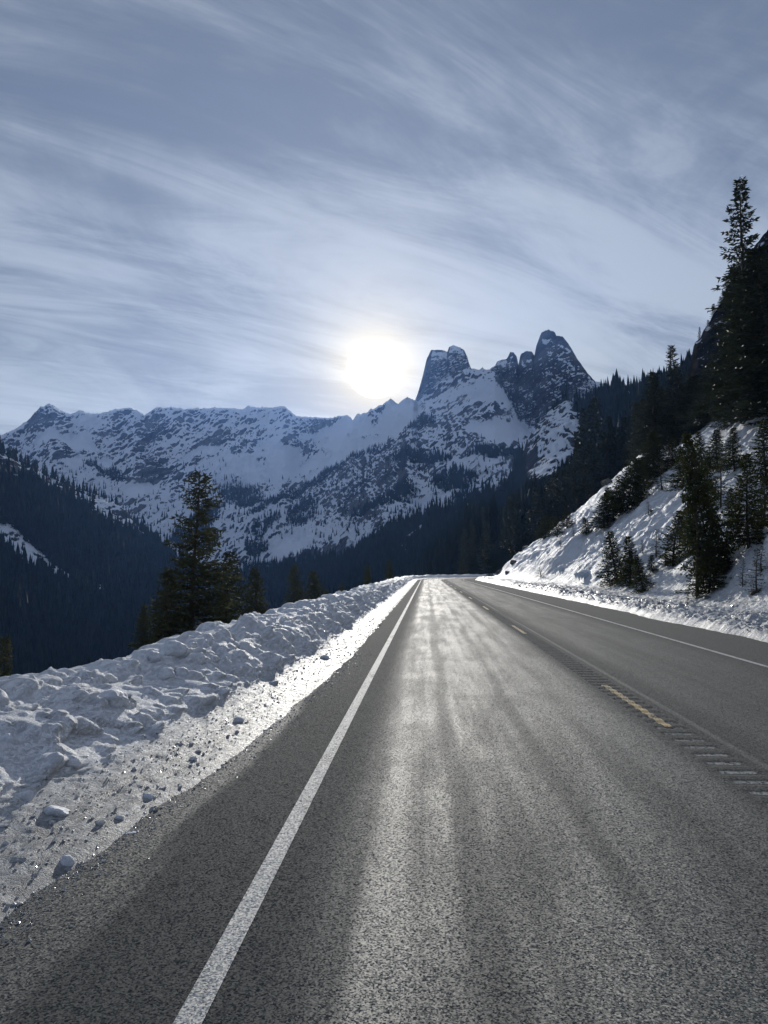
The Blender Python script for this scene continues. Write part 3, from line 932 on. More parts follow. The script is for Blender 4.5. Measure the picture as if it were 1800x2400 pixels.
# trees along the hill's skyline
q, u_, v_ = pick(Ph, Uh, Vh, (Th > 0.96) & (Th <= 1.0) & (outc < 0.5) * (rng.uniform(size=Uh.shape) < 0.5 + 0.5 * (open_ < .5)), 1300)
scatter_mesh('forest', q, rng.uniform(8, 17, len(q)), 0.14, 'fringe of conifers standing along the crests of the wooded ridges', 'forest')
dm = (Tm < 0.86) * (foM ** 1.4 + 0.035 * sstep(1010, 1150, Vm) * (1 - smooth_m))
q, u_, v_ = pick(Pm, Um, Vm, dm, 9000)
scatter_mesh('forest', q, rng.uniform(8, 20, len(q)), 0.14, 'far bands and patches of conifers on the snowy mountain flanks', 'forest')


# ------------------------------------------------------------------ conifers
def make_conifer(H, R, seed, nb=130, twigs=9, card=0.22, sparse=0.0, gap=0.0, shape=0.85, lean=0.0, bare=0.04, up=0.15):
    g = np.random.default_rng(seed)
    # trunk + limbs
    tv, tf = [], []

    def tube(p0, p1, r0, r1, n_=5):
        p0, p1 = np.array(p0), np.array(p1)
        d = p1 - p0
        d = d / max(np.linalg.norm(d), 1e-6)
        a = np.cross(d, [0, 0, 1.0]) if abs(d[2]) < 0.9 else np.cross(d, [1.0, 0, 0])
        a /= np.linalg.norm(a)
        c = np.cross(d, a)
        i0 = len(tv)
        for p, r_ in ((p0, r0), (p1, r1)):
            for k in range(n_):
                t_ = 2 * math.pi * k / n_
                tv.append(p + r_ * (math.cos(t_) * a + math.sin(t_) * c))
        for k in range(n_):
            k2 = (k + 1) % n_
            tf.append((i0 + k, i0 + k2, i0 + n_ + k2, i0 + n_ + k))

    def axis(z):
        f_ = max(z, 0) / H
        return np.array([lean * H * f_ ** 1.5 + 0.012 * H * math.sin(f_ * 5 + seed), 0.012 * H * math.cos(f_ * 4 + seed), z])
    r_base = 0.011 * H + 0.03
    zs = np.linspace(-0.04 * H, H, 14)
    kv, kf = [], []
    for i, z in enumerate(zs):
        c0 = axis(z)
        r_ = r_base * (1 - max(z, 0) / H) ** 0.9 + 0.005
        for k in range(8):
            kv.append(c0 + r_ * np.array([math.cos(k * math.pi / 4), math.sin(k * math.pi / 4), 0]))
        if i:
            for k in range(8):
                k2 = (k + 1) % 8
                kf.append((i * 8 - 8 + k, i * 8 - 8 + k2, i * 8 + k2, i * 8 + k))
    cv = []
    ga = g.uniform(0, 6.28)
    for i in range(nb):
        f_ = bare + (0.985 - bare) * (i + g.uniform(0, 1)) / nb
        f_ = 1 - (1 - f_) ** 1.0
        ga += 2.39996 + g.normal() * 0.35
        prof = (1 - f_) ** shape * (0.72 + 0.28 * math.sin(min(f_ / 0.18, 1) * math.pi / 2))
        L = R * prof * g.uniform(0.55, 1.15) * (1 - gap * (g.uniform() < 0.3)) + 0.02 * H * (1 - f_) + 0.012 * H
        if g.uniform() < sparse:
            continue
        p = axis(f_ * H)
        dirh = np.array([math.cos(ga), math.sin(ga), 0])
        elev = up + 0.55 * (f_ - 0.35) + g.normal() * 0.08
        nseg = 4
        pts = [p]
        for k in range(nseg):
            e = elev - 0.34 * (k / nseg) * (1 - f_ * 0.4) + (0.22 if k == nseg - 1 else 0)
            pts.append(pts[-1] + (dirh * math.cos(e) + np.array([0, 0, math.sin(e)])) * L / nseg)
        rb = r_base * 0.20 * (1 - f_) + 0.006
        for k in range(nseg):
            tube(pts[k], pts[k + 1], rb * (1 - k / nseg) + 0.003, rb * (1 - (k + 1) / nseg) + 0.002, 3)
        side = np.cross(dirh, [0, 0, 1.0])
        nt_ = max(3, int(twigs * (0.35 + L / R)))
        for k in range(nt_):
            w = (k + g.uniform()) / nt_
            w = 0.12 + 0.88 * w
            j = min(int(w * nseg), nseg - 1)
            fr = w * nseg - j
            o_ = pts[j] * (1 - fr) + pts[j + 1] * fr
            for sg in (-1, 1):
                tl = (0.20 + 0.30 * (1 - w)) * L * g.uniform(0.5, 1.1) + card * 0.6
                an = g.uniform(0.45, 1.1)
                td = dirh * math.cos(an) + side * sg * math.sin(an) + np.array([0, 0, g.normal() * 0.16 - 0.10])
                td /= np.linalg.norm(td)
                nc = max(1, int(tl / card))
                for m in range(nc):
                    cpos = o_ + td * (tl * m / nc) + g.normal(size=3) * card * 0.10
                    cdir = td + g.normal(size=3) * 0.38
                    cdir /= np.linalg.norm(cdir)
                    sd_ = np.cross(cdir, g.normal(size=3))
                    sd_ /= np.linalg.norm(sd_) + 1e-9
                    ln = card * g.uniform(0.8, 1.5)
                    wd_ = card * g.uniform(0.16, 0.30)
                    cv.append([cpos - cdir * ln * .1, cpos + cdir * ln * 0.45 + sd_ * wd_, cpos + cdir * ln, cpos + cdir * ln * 0.45 - sd_ * wd_])
        # tip
        for m in range(2):
            cdir = dirh + np.array([0, 0, 0.25]) + g.normal(size=3) * 0.2
            cdir /= np.linalg.norm(cdir)
            sd_ = np.cross(cdir, g.normal(size=3)); sd_ /= np.linalg.norm(sd_)
            cv.append([pts[-1] - cdir * card * .3, pts[-1] + cdir * card * 0.4 + sd_ * card * .2, pts[-1] + cdir * card, pts[-1] + cdir * card * 0.4 - sd_ * card * .2])
    for m in range(14):
        cdir = np.array([0, 0, 1.0]) + g.normal(size=3) * 0.35
        cdir /= np.linalg.norm(cdir)
        sd_ = np.cross(cdir, g.normal(size=3)); sd_ /= np.linalg.norm(sd_)
        o_ = axis(H * (0.95 + 0.045 * m / 14))
        cv.append([o_, o_ + cdir * card * .4 + sd_ * card * .15, o_ + cdir * card * .9, o_ + cdir * card * .4 - sd_ * card * .15])
    cv = np.array(cv).reshape(-1, 3)
    nq = len(cv) // 4
    allv = np.concatenate([cv, np.array(tv)])
    allf = np.concatenate([np.arange(len(cv)).reshape(-1, 4), np.array(tf) + len(cv)])
    crown = mesh_np('crown', allv, allf)
    crown.polygons.foreach_set('material_index', np.concatenate([np.zeros(nq, np.int32), np.ones(len(crown.polygons) - nq, np.int32)]))
    trunk = mesh_np('trunk', np.array(kv), np.array(kf), smooth=True)
    return crown, trunk


PROTO = {}


def proto(key, mat, **kw):
    c, t = make_conifer(**kw)
    c.materials.append(mat)
    c.materials.append(M_BARK)
    t.materials.append(M_BARK)
    PROTO[key] = (c, t, kw['H'], kw['R'])


proto('hero', M_NEEDLE_B, H=10.0, R=2.0, seed=3, nb=300, twigs=12, card=0.16, gap=0.7, shape=0.60, sparse=0.2)
proto('hero2', M_NEEDLE_B, H=7.0, R=1.9, seed=5, nb=170, twigs=12, card=0.15, gap=0.3, shape=0.8, sparse=0.05)
proto('young', M_NEEDLE, H=6.0, R=1.5, seed=8, nb=170, twigs=10, card=0.17, shape=0.8)
proto('young2', M_NEEDLE, H=6.0, R=1.25, seed=9, nb=150, twigs=9, card=0.18, gap=0.3, shape=0.75)
proto('scraggly', M_NEEDLE_B, H=6.0, R=1.3, seed=12, nb=62, twigs=7, card=0.16, sparse=0.25, gap=0.5, shape=0.6)
proto('bushy', M_NEEDLE, H=7.0, R=2.5, seed=14, nb=250, twigs=11, card=0.22, shape=0.7)
proto('tall', M_NEEDLE_D, H=22.0, R=3.3, seed=21, nb=250, twigs=11, card=0.38, shape=0.62, gap=0.25)
proto('tall2', M_NEEDLE_D, H=22.0, R=2.9, seed=22, nb=210, twigs=10, card=0.40, shape=0.72, gap=0.3)
proto('spire', M_NEEDLE_D, H=26.0, R=3.6, seed=24, nb=230, twigs=12, card=0.36, shape=0.95, gap=0.45, sparse=0.12)
proto('mid', M_NEEDLE_D, H=16.0, R=2.5, seed=31, nb=110, twigs=7, card=0.50, shape=0.7)
proto('mid2', M_NEEDLE_D, H=16.0, R=2.1, seed=32, nb=100, twigs=6, card=0.50, shape=0.85, gap=0.2)


def tree(kind, loc, height, label, group=None, width=None, rz=None, tilt=(0, 0), name='conifer'):
    c, t, H0, R0 = PROTO[kind]
    s_ = height / H0
    sw = s_ if width is None else (width / 2) / (R0 * 0.92)
    root = bpy.data.objects.new(name, None)
    root.empty_display_size = 0.3
    COL.objects.link(root)
    root.location = loc
    root.scale = (sw, sw, s_)
    root.rotation_euler = (tilt[0], tilt[1], random.uniform(0, 6.28) if rz is None else rz)
    root['label'] = label
    root['category'] = 'tree'
    if group:
        root['group'] = group
    for nm, me_ in (('crown', c), ('trunk', t)):
        o = bpy.data.objects.new(nm, me_)
        COL.objects.link(o)
        o.parent = root
    return root


def hit_ground(u, v, rmin=12, rmax=330):
    d = ray(u, v)
    d = d / np.hypot(d[0], d[1])
    rs = np.geomspace(rmin, rmax, 900)
    P = CAM + d[None] * rs[:, None]
    gz = ground_z(P[:, 0], P[:, 1])
    k = np.nonzero(P[:, 2] < gz)[0]
    if len(k) == 0:
        k = [int(np.argmin(P[:, 2] - gz))]
    p = P[k[0]].copy()
    p[2] = gz[k[0]]
    return p, rs[k[0]]


G_SLOPE = 'young conifers on the snowy right-hand slope'
G_SLOPE = 'young conifers on the snowy slope above the road'


def slope_tree(kind, bu, bv, tu, tv, wpx, label, tiltx=0.0):
    p, r_ = hit_ground(bu, bv)
    f_ = float((p - CAM) @ FWD)
    h = (bv - tv) / FPX * f_
    tree(kind, (p[0], p[1], p[2] - 0.05 * h), h * 1.04, label, G_SLOPE, width=1.28 * wpx / FPX * f_, tilt=(0, math.atan2(tu - bu, bv - tv)), rz=0 if abs(tu - bu) > 12 else None)


slope_tree('young', 1446, 1366, 1433, 1243, 64, 'leftmost of three dark young firs huddled at the foot of the snowy slope')
slope_tree('young2', 1474, 1374, 1467, 1256, 58, 'middle fir of the dark trio huddled at the foot of the snowy slope')
slope_tree('young', 1508, 1388, 1494, 1300, 44, 'shortest fir at the right end of the dark trio by the slope foot')
slope_tree('bushy', 1672, 1345, 1622, 1008, 96, 'tall ragged fir in the middle of the slope, the tallest rising from open snow')
slope_tree('scraggly', 1638, 1396, 1632, 1200, 88, 'olive brown fir with bare leaning foot in front of the tall ragged fir')
slope_tree('young2', 1575, 1327, 1596, 1193, 62, 'bushy dark fir leaning just left of the tall ragged fir')
slope_tree('young', 1756, 1274, 1758, 1062, 88, 'broad cone-shaped fir standing on snow near the right edge')
slope_tree('young2', 1699, 1346, 1699, 1268, 34, 'small narrow fir below the broad cone-shaped fir')
slope_tree('scraggly', 1771, 1392, 1762, 1285, 44, 'scraggly fir over a dark hollow low at the right edge')
slope_tree('scraggly', 1741, 1374, 1738, 1312, 24, 'thin little fir beside the scraggly fir low at the right edge')
slope_tree('scraggly', 1691, 1190, 1691, 1034, 46, 'thin sparse fir with bare leader on the upper snow slope')
slope_tree('scraggly', 1551, 1150, 1551, 1080, 44, 'sparse olive fir standing above open snow beside the big dark bush fir')
slope_tree('bushy', 1462, 1203, 1499, 1070, 92, 'big dense dark fir leaning uphill on the skyline of the snow slope')
slope_tree('young', 1412, 1240, 1423, 1155, 50, 'dark fir just below the big dense leaning fir')
slope_tree('young2', 1374, 1256, 1376, 1218, 28, 'small dark fir next below the leaning pair on the slope')
slope_tree('young', 1277, 1264, 1285, 1205, 40, 'small dark fir on the rocky nose where the slope ends')
slope_tree('scraggly', 1344, 1258, 1342, 1222, 14, 'spindly sapling with bare top on the slope skyline')
slope_tree('scraggly', 1315, 1284, 1317, 1258, 16, 'tiny sapling in the snow above the icicles')
slope_tree('scraggly', 1267, 1354, 1264, 1330, 22, 'low leafless looking shrub of a fir near the road edge snow')
slope_tree('scraggly', 1522, 1206, 1515, 1176, 22, 'tiny sapling on open snow right of the leaning dark fir')
slope_tree('scraggly', 1539, 1306, 1537, 1240, 32, 'sparse small fir left of the bushy leaning fir')
slope_tree('scraggly', 1505, 1298, 1503, 1266, 18, 'tiny sparse sapling above the dark trio')
slope_tree('young2', 1530, 1348, 1527, 1310, 26, 'little dark fir right of the dark trio')
slope_tree('scraggly', 1610, 1420, 1606, 1392, 14, 'twiggy stub of a fir low in the snow below the olive brown fir')
slope_tree('young2', 1644, 1112, 1646, 1010, 42, 'narrow fir behind the top of the tall ragged fir')
slope_tree('young', 1575, 1092, 1578, 1030, 40, 'short dark fir at the upper edge of the open snow')
slope_tree('young2', 1795, 1130, 1796, 985, 66, 'dark fir cut by the right edge above the broad cone-shaped fir')
slope_tree('young', 1720, 1100, 1722, 1000, 48, 'dark fir at the top of the snow slope under the giant firs')


more = [('young', 1662, 1392, 1655, 1270, 74, 'dark fir hiding the foot of the tall ragged fir'),
        ('young', 1610, 1262, 1613, 1190, 44, 'small dark fir between the leaning fir and the tall ragged fir'),
        ('young2', 1716, 1238, 1717, 1150, 40, 'narrow fir halfway between the tall ragged fir and the broad cone-shaped fir'),
        ('scraggly', 1735, 1205, 1733, 1120, 46, 'ragged olive fir just left of the broad cone-shaped fir top'),
        ('young', 1660, 1180, 1664, 1070, 60, 'dark fir crowding the right side of the tall ragged fir top'),
        ('young', 1600, 1145, 1604, 1045, 62, 'full dark fir at the upper left of the tall ragged fir'),
        ('bushy', 1535, 1118, 1541, 1010, 70, 'wide dark fir on the skyline right of the big leaning fir'),
        ('young', 1512, 1150, 1519, 1072, 48, 'dark fir touching the right side of the big leaning fir'),
        ('young2', 1437, 1222, 1445, 1140, 50, 'dark fir squeezed between the big leaning fir and its smaller neighbour'),
        ('young', 1795, 1230, 1797, 1120, 60, 'dense fir at the right edge beside the broad cone-shaped fir'),
        ('young2', 1680, 1100, 1684, 1005, 50, 'dark fir with snow at its foot under the massive dark fir'),
        ('scraggly', 1708, 1300, 1706, 1240, 30, 'sparse sapling above the small narrow fir'),
        ('young2', 1480, 1325, 1482, 1296, 20, 'tiny dark fir above the middle of the dark trio'),
        ('young', 1330, 1236, 1334, 1196, 32, 'small dark fir hugging the skyline left of the small dark one'),
        ('young2', 1306, 1256, 1311, 1210, 30, 'narrow dark fir on the skyline just right of the nose fir'),
        ('scraggly', 1785, 1340, 1783, 1280, 34, 'sparse brown sapling just above the scraggly fir at the right edge')]
for a_ in more:
    slope_tree(*a_)


# big firs above the open snow
def big(kind, u, vtop, r_, wpx, label, group='giant dark firs above the right slope', sink=0.0):
    d = ray(u, 1200)
    d = d / np.hypot(d[0], d[1])
    p = CAM + d * r_
    gz = float(ground_z(np.array([p[0]]), np.array([p[1]]))[0])
    dt = ray(u, vtop)
    dt = dt / np.hypot(dt[0], dt[1])
    zt = (CAM + dt * r_)[2]
    fw = float((p - CAM) @ FWD)
    tree(kind, (p[0], p[1], gz - 0.3), zt - gz, label, group, width=None if wpx is None else wpx / FPX * fw)


big('spire', 1766, 398, 78, 190, 'tallest giant fir whose open pointed top stands alone against the sky')
big('tall', 1752, 615, 84, 150, 'giant dark fir directly left of the tallest one')
big('tall2', 1815, 560, 74, 210, 'giant dark fir cut off by the right edge below the tallest top')
big('spire', 1590, 802, 120, 100, 'slender pointed fir standing against the sky left of the cliff')
big('tall2', 1536, 868, 128, 92, 'open topped fir on the skyline next left of the slender pointed fir')
big('tall2', 1645, 872, 115, 110, 'dark fir standing in front of the foot of the cliff')
big('tall', 1690, 838, 105, 130, 'massive dark fir below the cliff top')
gdark = 'dark firs massed below the cliff'
for (u, vt, r_, w_) in [(1560, 905, 130, 80), (1612, 890, 128, 84), (1668, 880, 112, 92), (1716, 800, 104, 90), (1640, 930, 120, 80), (1580, 950, 135, 74), (1520, 930, 140, 70), (1545, 960, 138, 64), (1600, 975, 126, 60), (1725, 900, 92, 110), (1775, 800, 90, 130), (1800, 720, 96, 120), (1690, 900, 110, 90), (1772, 700, 110, 110), (1500, 960, 150, 62), (1748, 775, 118, 90), (1625, 1000, 118, 60)]:
    big(random.choice(['tall', 'tall2', 'mid']), u, vt, r_, w_, 'dark fir among the mass of firs filling the slope below the cliff', gdark)
# two tall pointed conifers in the dark band left of the slope
gband = 'dark conifers rising behind the slope skyline'


def band_tree(kind, u, vtop, vbase, r_, wpx, label, group):
    d = ray(u, vbase)
    d = d / np.hypot(d[0], d[1])
    p = CAM + d * r_
    dt = ray(u, vtop)
    dt = dt / np.hypot(dt[0], dt[1])
    fw = float((p - CAM) @ FWD)
    tree(kind, tuple(p), (dt * r_)[2] - (dt * 0)[2] + CAMZ - p[2], label, group, width=wpx / FPX * fw)


BT = [(1400, 930, 1170, 200, 66), (1368, 955, 1190, 205, 54), (1430, 975, 1150, 190, 56), (1445, 1000, 1140, 190, 50), (1345, 1075, 1210, 200, 44),
      (1327, 1095, 1240, 190, 44), (1300, 1106, 1270, 185, 46), (1283, 1130, 1290, 190, 40), (1262, 1160, 1300, 190, 40), (1310, 1170, 1270, 175, 40),
      (1240, 1190, 1315, 195, 36), (1218, 1215, 1330, 200, 34), (1340, 1140, 1250, 172, 46), (1375, 1085, 1210, 175, 50), (1196, 1240, 1340, 205, 32),
      (1175, 1262, 1345, 210, 28), (1156, 1275, 1348, 215, 26), (1470, 975, 1110, 180, 54), (1490, 940, 1090, 175, 54), (1418, 1010, 1150, 180, 50),
      (1355, 1010, 1200, 215, 46), (1387, 1030, 1180, 190, 46), (1505, 1000, 1080, 165, 50), (1322, 1150, 1260, 180, 40), (1270, 1185, 1290, 180, 38),
      (1250, 1225, 1320, 185, 34), (1460, 1010, 1120, 178, 46), (1225, 1250, 1335, 190, 30)]
for i, (u, vt, vb_, r_, w_) in enumerate(BT):
    if i == 0:
        lb, gr = 'taller of the two pointed firs rising in front of the rocky outcrop', None
    elif i == 1:
        lb, gr = 'shorter fir close on the left of the tallest pointed one before the outcrop', None
    else:
        lb, gr = 'dark conifer in the band of trees behind the edge of the snow slope', gband
    band_tree(['mid', 'mid2', 'tall2'][i % 3], u, vt, vb_, r_ + 25, w_, lb, gr)
# further wooded hillside behind: individual conifers on the hill
w = ((Th < 1) & (Rh > 215) & (Rh < 430) & (Uh > 1080) & (Uh < 1600)) * 1.0
q, u_, v_ = pick(Ph, Uh, Vh, w * (open_ < .3), 170)
for i in range(len(q)):
    hq = random.uniform(10, 19)
    if v_[i] - hq * FPX / np.hypot(q[i][0], q[i][1]) < interp(u_[i], TOPLIM):
        continue
    tree(['mid', 'mid2'][i % 2], tuple(q[i] - [0, 0, .6]), hq, 'conifer on the wooded hillside behind the nose of the snow slope', 'conifers on the hillside beyond the bend')

# cliff-top trees
for (u, vt, vb_, r_, w_) in [(1640, 766, 798, 222, 9), (1674, 712, 745, 226, 18), (1689, 695, 725, 228, 18), (1705, 655, 700, 230, 22), (1722, 625, 670, 232, 26), (1612, 862, 905, 208, 14), (1732, 600, 660, 235, 30), (1660, 750, 790, 222, 16)]:
    lone = (u == 1640)
    band_tree('mid2' if w_ < 24 else 'mid', u, vt, vb_, r_ + 1, w_, 'tiny lone tree perched by itself on the left shoulder of the cliff' if lone else 'small conifer clinging along the sloping cliff edge', None if lone else 'small conifers along the cliff edge')

# trees left of the road, beyond the bank
def left_tree(kind, u, vtop, r_, wpx, label, height, group=None):
    d = ray(u, vtop)
    d = d / np.hypot(d[0], d[1])
    p = CAM + d * r_
    fw = float((p - CAM) @ FWD)
    tree(kind, (p[0], p[1], p[2] - height), height, label, group, width=wpx / FPX * fw)


left_tree('hero', 462, 1103, 25, 235, 'large ragged fir standing alone beyond the snow bank, the biggest on the left', 7.4)
left_tree('hero2', 535, 1292, 28, 200, 'broad brownish fir pressed against the right side of the large ragged fir', 4.6)
left_tree('hero2', 395, 1330, 24, 150, 'low bushy fir against the left side of the large ragged fir', 3.6)
left_tree('hero2', 335, 1425, 21, 105, 'small brownish fir just above the snow bank crest left of the large ragged fir', 2.6)
left_tree('hero2', 600, 1330, 30, 120, 'low fir right of the brownish fir above the bank crest', 3.0)
left_tree('hero2', 690, 1322, 40, 95, 'small feathery fir, left of the pair above the middle of the bank', 4.5)
left_tree('hero2', 738, 1338, 40, 120, 'broad feathery fir, right of the pair above the middle of the bank', 4.2)
left_tree('young2', 765, 1383, 50, 50, 'low fir half hidden behind the bank right of the feathery pair', 3.5)
left_tree('young2', 862, 1325, 75, 46, 'small fir above the bank where the left verge narrows', 6)
left_tree('young', 912, 1310, 95, 46, 'distant fir above the far end of the snow bank', 8)
left_tree('hero2', 10, 1490, 16, 150, 'dark bushy fir at the left edge above the snow bank', 3.4)
left_tree('young2', 800, 1370, 62, 36, 'short dark fir between the feathery pair and the distant firs', 5)
left_tree('young', 1080, 1318, 215, 26, 'small fir standing beyond the outside of the road bend', 9)
left_tree('young2', 1093, 1325, 212, 20, 'smaller fir beside the one beyond the road bend', 8)

# ------------------------------------------------------------------ lumps of snow on the bank
def lump_mesh(seed, flat=0.75):
    import bmesh
    g = np.random.default_rng(seed)
    bm = bmesh.new()
    bmesh.ops.create_icosphere(bm, subdivisions=4, radius=1.0)
    P = np.array([v.co[:] for v in bm.verts])
    o_ = g.uniform(0, 50, 3)
    # cut by a few random planes to get broken faces
    for k in range(7):
        nrm = g.normal(size=3)
        nrm /= np.linalg.norm(nrm)
        d = P @ nrm
        lim = g.uniform(0.55, 0.85)
        P = P - np.clip(d - lim, 0, None)[:, None] * nrm * 0.85
    n1 = fbm(P[:, 0] * 1.3 + o_[0], P[:, 1] * 1.3 + o_[1], P[:, 2] * 1.3 + o_[2], octv=5, rough=0.6)
    P = P * (1 + 0.22 * n1)[:, None]
    P[:, 2] *= flat
    for v, p in zip(bm.verts, P):
        v.co = p
    me_ = bpy.data.meshes.new('snow_lump')
    bm.to_mesh(me_)
    bm.free()
    me_.polygons.foreach_set('use_smooth', np.full(len(me_.polygons), True))
    me_.materials.append(M_CHUNK)
    return me_


LM = [lump_mesh(k, f_) for k, f_ in ((1, .8), (2, .7), (3, .6), (4, .9))]
LUMPS = [
    (262, 1645, 78, 0, 'largest rounded snow boulder set in the upper face of the bank'),
    (392, 1512, 78, 1, 'broad snow lump sitting proud on the bank crest'),
    (345, 1530, 40, 3, 'knobbly snow lump on the crest just left of the broad crest lump'),
    (445, 1497, 36, 2, 'low snow lump on the crest just right of the broad crest lump'),
    (388, 1582, 42, 0, 'left snow block of the pair below the crest lumps'),
    (424, 1580, 36, 3, 'right snow block of the pair below the crest lumps'),
    (128, 1782, 40, 3, 'hollow-sided snow lump in the near face of the bank'),
    (168, 1786, 44, 1, 'rounded snow lump right beside the hollow-sided one'),
    (20, 1735, 44, 0, 'snow lump at the left edge of the near bank'),
    (60, 1868, 46, 1, 'snow lump low at the foot of the near bank by the left edge'),
    (135, 1905, 62, 2, 'wide blunt snow lump where the near bank meets the icy apron'),
    (249, 1716, 42, 2, 'small snow lump below the largest snow boulder'),
    (559, 1690, 26, 3, 'dark grey ice lump lying on the dirty apron'),
    (762, 1545, 26, 0, 'dark ice chunk on the apron beside the far gutter'),
    (155, 2022, 38, 3, 'pale ice chunk standing on the dirty slush near the left edge'),
    (347, 1866, 26, 1, 'single ice lump beside the wet gravel strip'),
    (304, 1955, 30, 2, 'flat ice shard near the wet gravel strip'),
    (279, 1917, 22, 0, 'small ice lump above the flat ice shard'),
    (453, 1780, 20, 1, 'small grey ice lump by the bank foot below the plough scallops'),
    (640, 1600, 24, 2, 'snow lump fallen from the bank onto the far apron'),
    (747, 1432, 16, 3, 'tiny snow knob on the far bank crest'),
]
for (u, v, w_, k, lb) in LUMPS:
    p = bank_at(u, v)
    f_ = float((p - CAM) @ FWD)
    r_ = w_ / FPX * f_ / 2 * 1.0
    o = ob('snow_lump', LM[k], None, label=lb, category='snow lump', group='snow and ice lumps on the roadside bank')
    o.location = (p[0], p[1], p[2] - 0.08 * r_)
    o.scale = (r_, r_, r_)
    o.rotation_euler = (random.uniform(-.3, .3), random.uniform(-.3, .3), random.uniform(0, 6.28))

# crumbs of ice, uncountable
import bmesh as _bm
def crumb_field(name, n_, tf, sf, size, label):
    bmx = _bm.new()
    _bm.ops.create_icosphere(bmx, subdivisions=1, radius=1.0)
    bv_ = np.array([v.co[:] for v in bmx.verts])
    bf_ = np.array([[v.index for v in f_.verts] for f_ in bmx.faces])
    bmx.free()
    s_ = sf(n_)
    x, y, z = tf(s_)
    sz = size * rng.lognormal(0, 0.5, n_) * (0.8 + s_ / 60)
    V = bv_[None] * (1 + 0.3 * rng.normal(size=(n_, len(bv_), 1))) * sz[:, None, None]
    V[..., 2] *= rng.uniform(0.4, 0.9, (n_, 1))
    th = rng.uniform(0, 6.28, n_)
    c, si = np.cos(th)[:, None], np.sin(th)[:, None]
    X = V[..., 0] * c - V[..., 1] * si * 0.7 + x[:, None]
    Y = V[..., 0] * si + V[..., 1] * c * 0.7 + y[:, None]
    Z = V[..., 2] + z[:, None] + sz[:, None] * 0.2
    F = (bf_[None] + (np.arange(n_) * len(bv_))[:, None, None]).reshape(-1, 3)
    ob(name, mesh_np(name, np.stack([X, Y, Z], -1), F, smooth=False), M_CRUMB, kind='stuff', label=label, category='ice crumbs')


crumb_field('ice_crumbs', 2600,
            lambda s_: bank_point(np.clip(rng.normal(0.17, 0.055, len(s_)), 0.07, 0.36), s_),
            lambda n_: np.exp(rng.uniform(math.log(2.4), math.log(26), n_)), 0.0075,
            'crumbs of dirty ice strewn over the apron of the bank')


def _shoulder(s_):
    x, y, z = bank_point(np.full_like(s_, 0.10), s_)
    x = x + np.abs(rng.normal(0, 0.16, len(s_)))
    return x, y, road_z(x - bend(s_), s_)


crumb_field('ice_crumbs', 8000, _shoulder, lambda n_: np.exp(rng.uniform(math.log(2.2), math.log(16), n_)), 0.0038,
            'fine wet grit and ice grains on the asphalt beside the slush')


def _berm(s_):
    t_ = 8.3 + np.abs(rng.normal(0, 1.4, len(s_)))
    return t_ + bend(s_), s_, ground_z(t_ + bend(s_), s_)


crumb_field('ice_crumbs', 2500, _berm, lambda n_: np.exp(rng.uniform(math.log(14), math.log(80), n_)), 0.02,
            'broken snow crumbs scattered on the berm across the road')

# ------------------------------------------------------------------ icicles and rocks on the slope
def icefall(u, v, wid_px, n_, label):
    p, r_ = hit_ground(u, v)
    f_ = float((p - CAM) @ FWD)
    root = bpy.data.objects.new('icicle_curtain', None)
    COL.objects.link(root)
    root.location = p
    root['label'] = label
    root['category'] = 'ice'
    wd = wid_px / FPX * f_
    lm = LM[1].copy()
    lm.materials.clear()
    lm.materials.append(M_CHUNK)
    o = ob('snow_cap', lm, None, root)
    o.location = (0.35, 0.4, 0.55)
    o.scale = (wd * 0.55, wd * 0.75, 0.42)
    for k in range(n_):
        L = random.uniform(0.35, 0.95)
        rr_ = random.uniform(0.05, 0.11)
        vs, fs = [], []
        for j, (zz_, q_) in enumerate(((0, 1), (-0.3, .85), (-0.65, .5), (-1, .05))):
            for i in range(6):
                a = i * math.pi / 3
                vs.append((rr_ * q_ * math.cos(a), rr_ * q_ * math.sin(a), zz_ * L))
        for j in range(3):
            for i in range(6):
                fs.append((j * 6 + i, j * 6 + (i + 1) % 6, j * 6 + 6 + (i + 1) % 6, j * 6 + 6 + i))
        me_ = mesh_np('icicle', np.array(vs), np.array(fs)[:, ::-1], smooth=True)
        o = ob('icicle', me_, M_ICE, root)
        a = -1.0 + 2.0 * k / max(n_ - 1, 1)
        o.location = (a * wd * 0.42, -wd * 0.42 * (1 - a * a * .5), 0.62 + random.uniform(-.1, .1))


icefall(1312, 1345, 26, 9, 'left curtain of hanging icicles under a snow shelf by the road')
icefall(1362, 1362, 34, 12, 'right curtain of hanging icicles under a broad snow shelf')
icefall(1402, 1276, 24, 6, 'small row of icicles under a ledge higher on the slope')


def rock_mesh(seed):
    import bmesh
    g = np.random.default_rng(seed)
    bm = bmesh.new()
    bmesh.ops.create_icosphere(bm, subdivisions=4, radius=1.0)
    P = np.array([v.co[:] for v in bm.verts])
    for k in range(12):
        nrm = g.normal(size=3)
        nrm /= np.linalg.norm(nrm)
        P = P - np.clip(P @ nrm - g.uniform(0.45, 0.75), 0, None)[:, None] * nrm
    P = P * (1 + 0.10 * fbm(P[:, 0] * 3, P[:, 1] * 3, P[:, 2] * 3 + seed, octv=4))[:, None]
    for v, p in zip(bm.verts, P):
        v.co = p
    me_ = bpy.data.meshes.new('rock')
    bm.to_mesh(me_)
    bm.free()
    me_.materials.append(M_ROCK)
    return me_


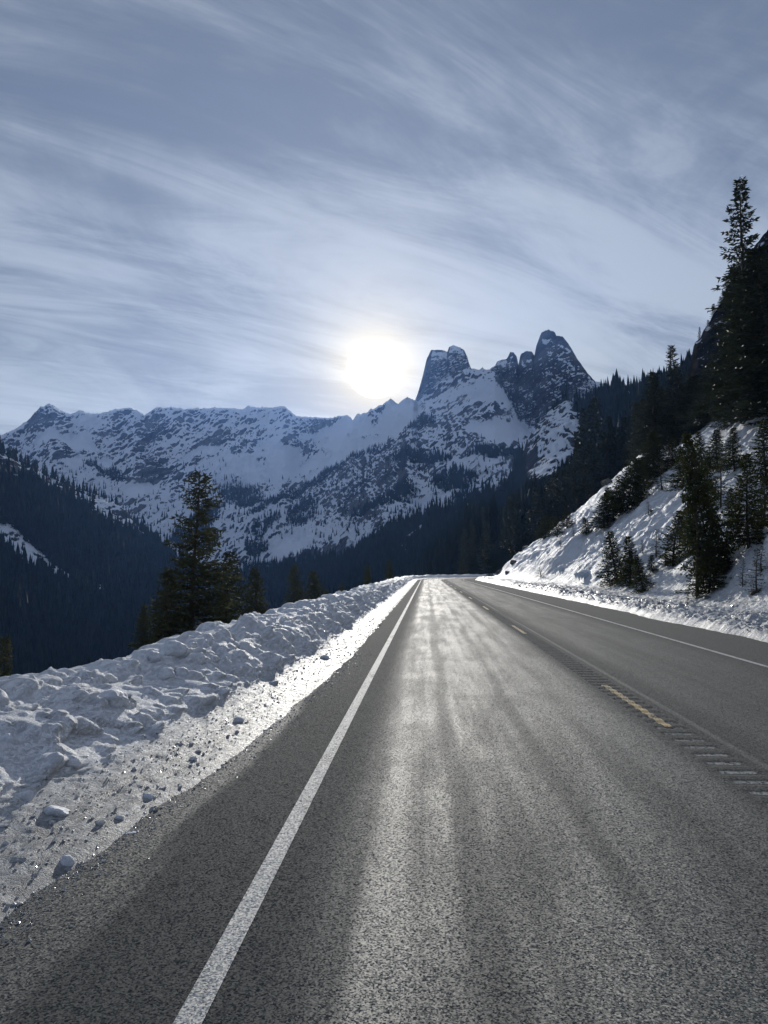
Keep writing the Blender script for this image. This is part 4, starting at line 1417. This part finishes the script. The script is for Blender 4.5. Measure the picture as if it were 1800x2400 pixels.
RM = [rock_mesh(k) for k in (1, 2, 3)]
for (u, v, w_, k, lb) in [(1152, 1344, 26, 0, 'dark brown rock at the very tip of the slope beside the road bend'),
                          (1172, 1322, 30, 1, 'grey rock face above the tip of the slope nose'),
                          (1205, 1318, 26, 2, 'dark slanting rock on the rocky nose, right of the grey one'),
                          (1232, 1277, 24, 0, 'pale rock on the nose skyline beside the small dark fir'),
                          (1190, 1345, 22, 1, 'low dark rock at the foot of the nose'),
                          (1662, 1402, 20, 2, 'dark rock poking from snow under the olive brown fir'),
                          (1528, 1200, 14, 1, 'tiny dark rock in open snow under the tiny sapling'),
                          (1575, 1318, 30, 0, 'dark earth bank exposed under the bushy leaning fir'),
                          (1640, 1402, 24, 1, 'dark hollow root bank under the olive brown fir'),
                          (1772, 1390, 34, 2, 'dark root bank below the scraggly fir at the right edge'),
                          (1506, 1386, 24, 0, 'dark earth under the shortest fir of the trio'),
                          (1425, 1085, 40, 1, 'snow edged rock on the upper skyline of the slope')]:
    p, r_ = hit_ground(u, v)
    f_ = float((p - CAM) @ FWD)
    r_ = w_ / FPX * f_ / 2
    o = ob('rock', RM[k], None, label=lb, category='rock', group='rocks showing through the slope snow')
    o.location = (p[0], p[1] + 0.3 * r_, p[2] - 0.15 * r_)
    o.scale = (r_, r_ * 1.1, r_ * 0.8)
    o.rotation_euler = (random.uniform(-.4, .4), random.uniform(-.4, .4), random.uniform(0, 6.28))

# ------------------------------------------------------------------ haze
HZ = True
if HZ:
    x0, x1, y0, y1, z0, z1 = -5200, 5200, -2500, 5600, -260, 900
    vs = [(x, y, z) for x in (x0, x1) for y in (y0, y1) for z in (z0, z1)]
    fs = [(0, 1, 3, 2), (4, 6, 7, 5), (0, 4, 5, 1), (2, 3, 7, 6), (0, 2, 6, 4), (1, 5, 7, 3)]
    hm = bpy.data.meshes.new('haze')
    hm.from_pydata(vs, [], fs)
    m = bpy.data.materials.new('haze')
    m.use_nodes = True
    m.node_tree.nodes.clear()
    hb = NB(m.node_tree)
    vo = hb.n('ShaderNodeVolumePrincipled', i_Color=(0.22, 0.44, 1.0, 1), i_Density=0.000042, i_Anisotropy=0.55)
    ou = hb.n('ShaderNodeOutputMaterial')
    m.node_tree.links.new(vo.outputs[0], ou.inputs['Volume'])
    ob('haze', hm, m, kind='stuff', label='thin blue mountain haze filling the valley', category='haze')
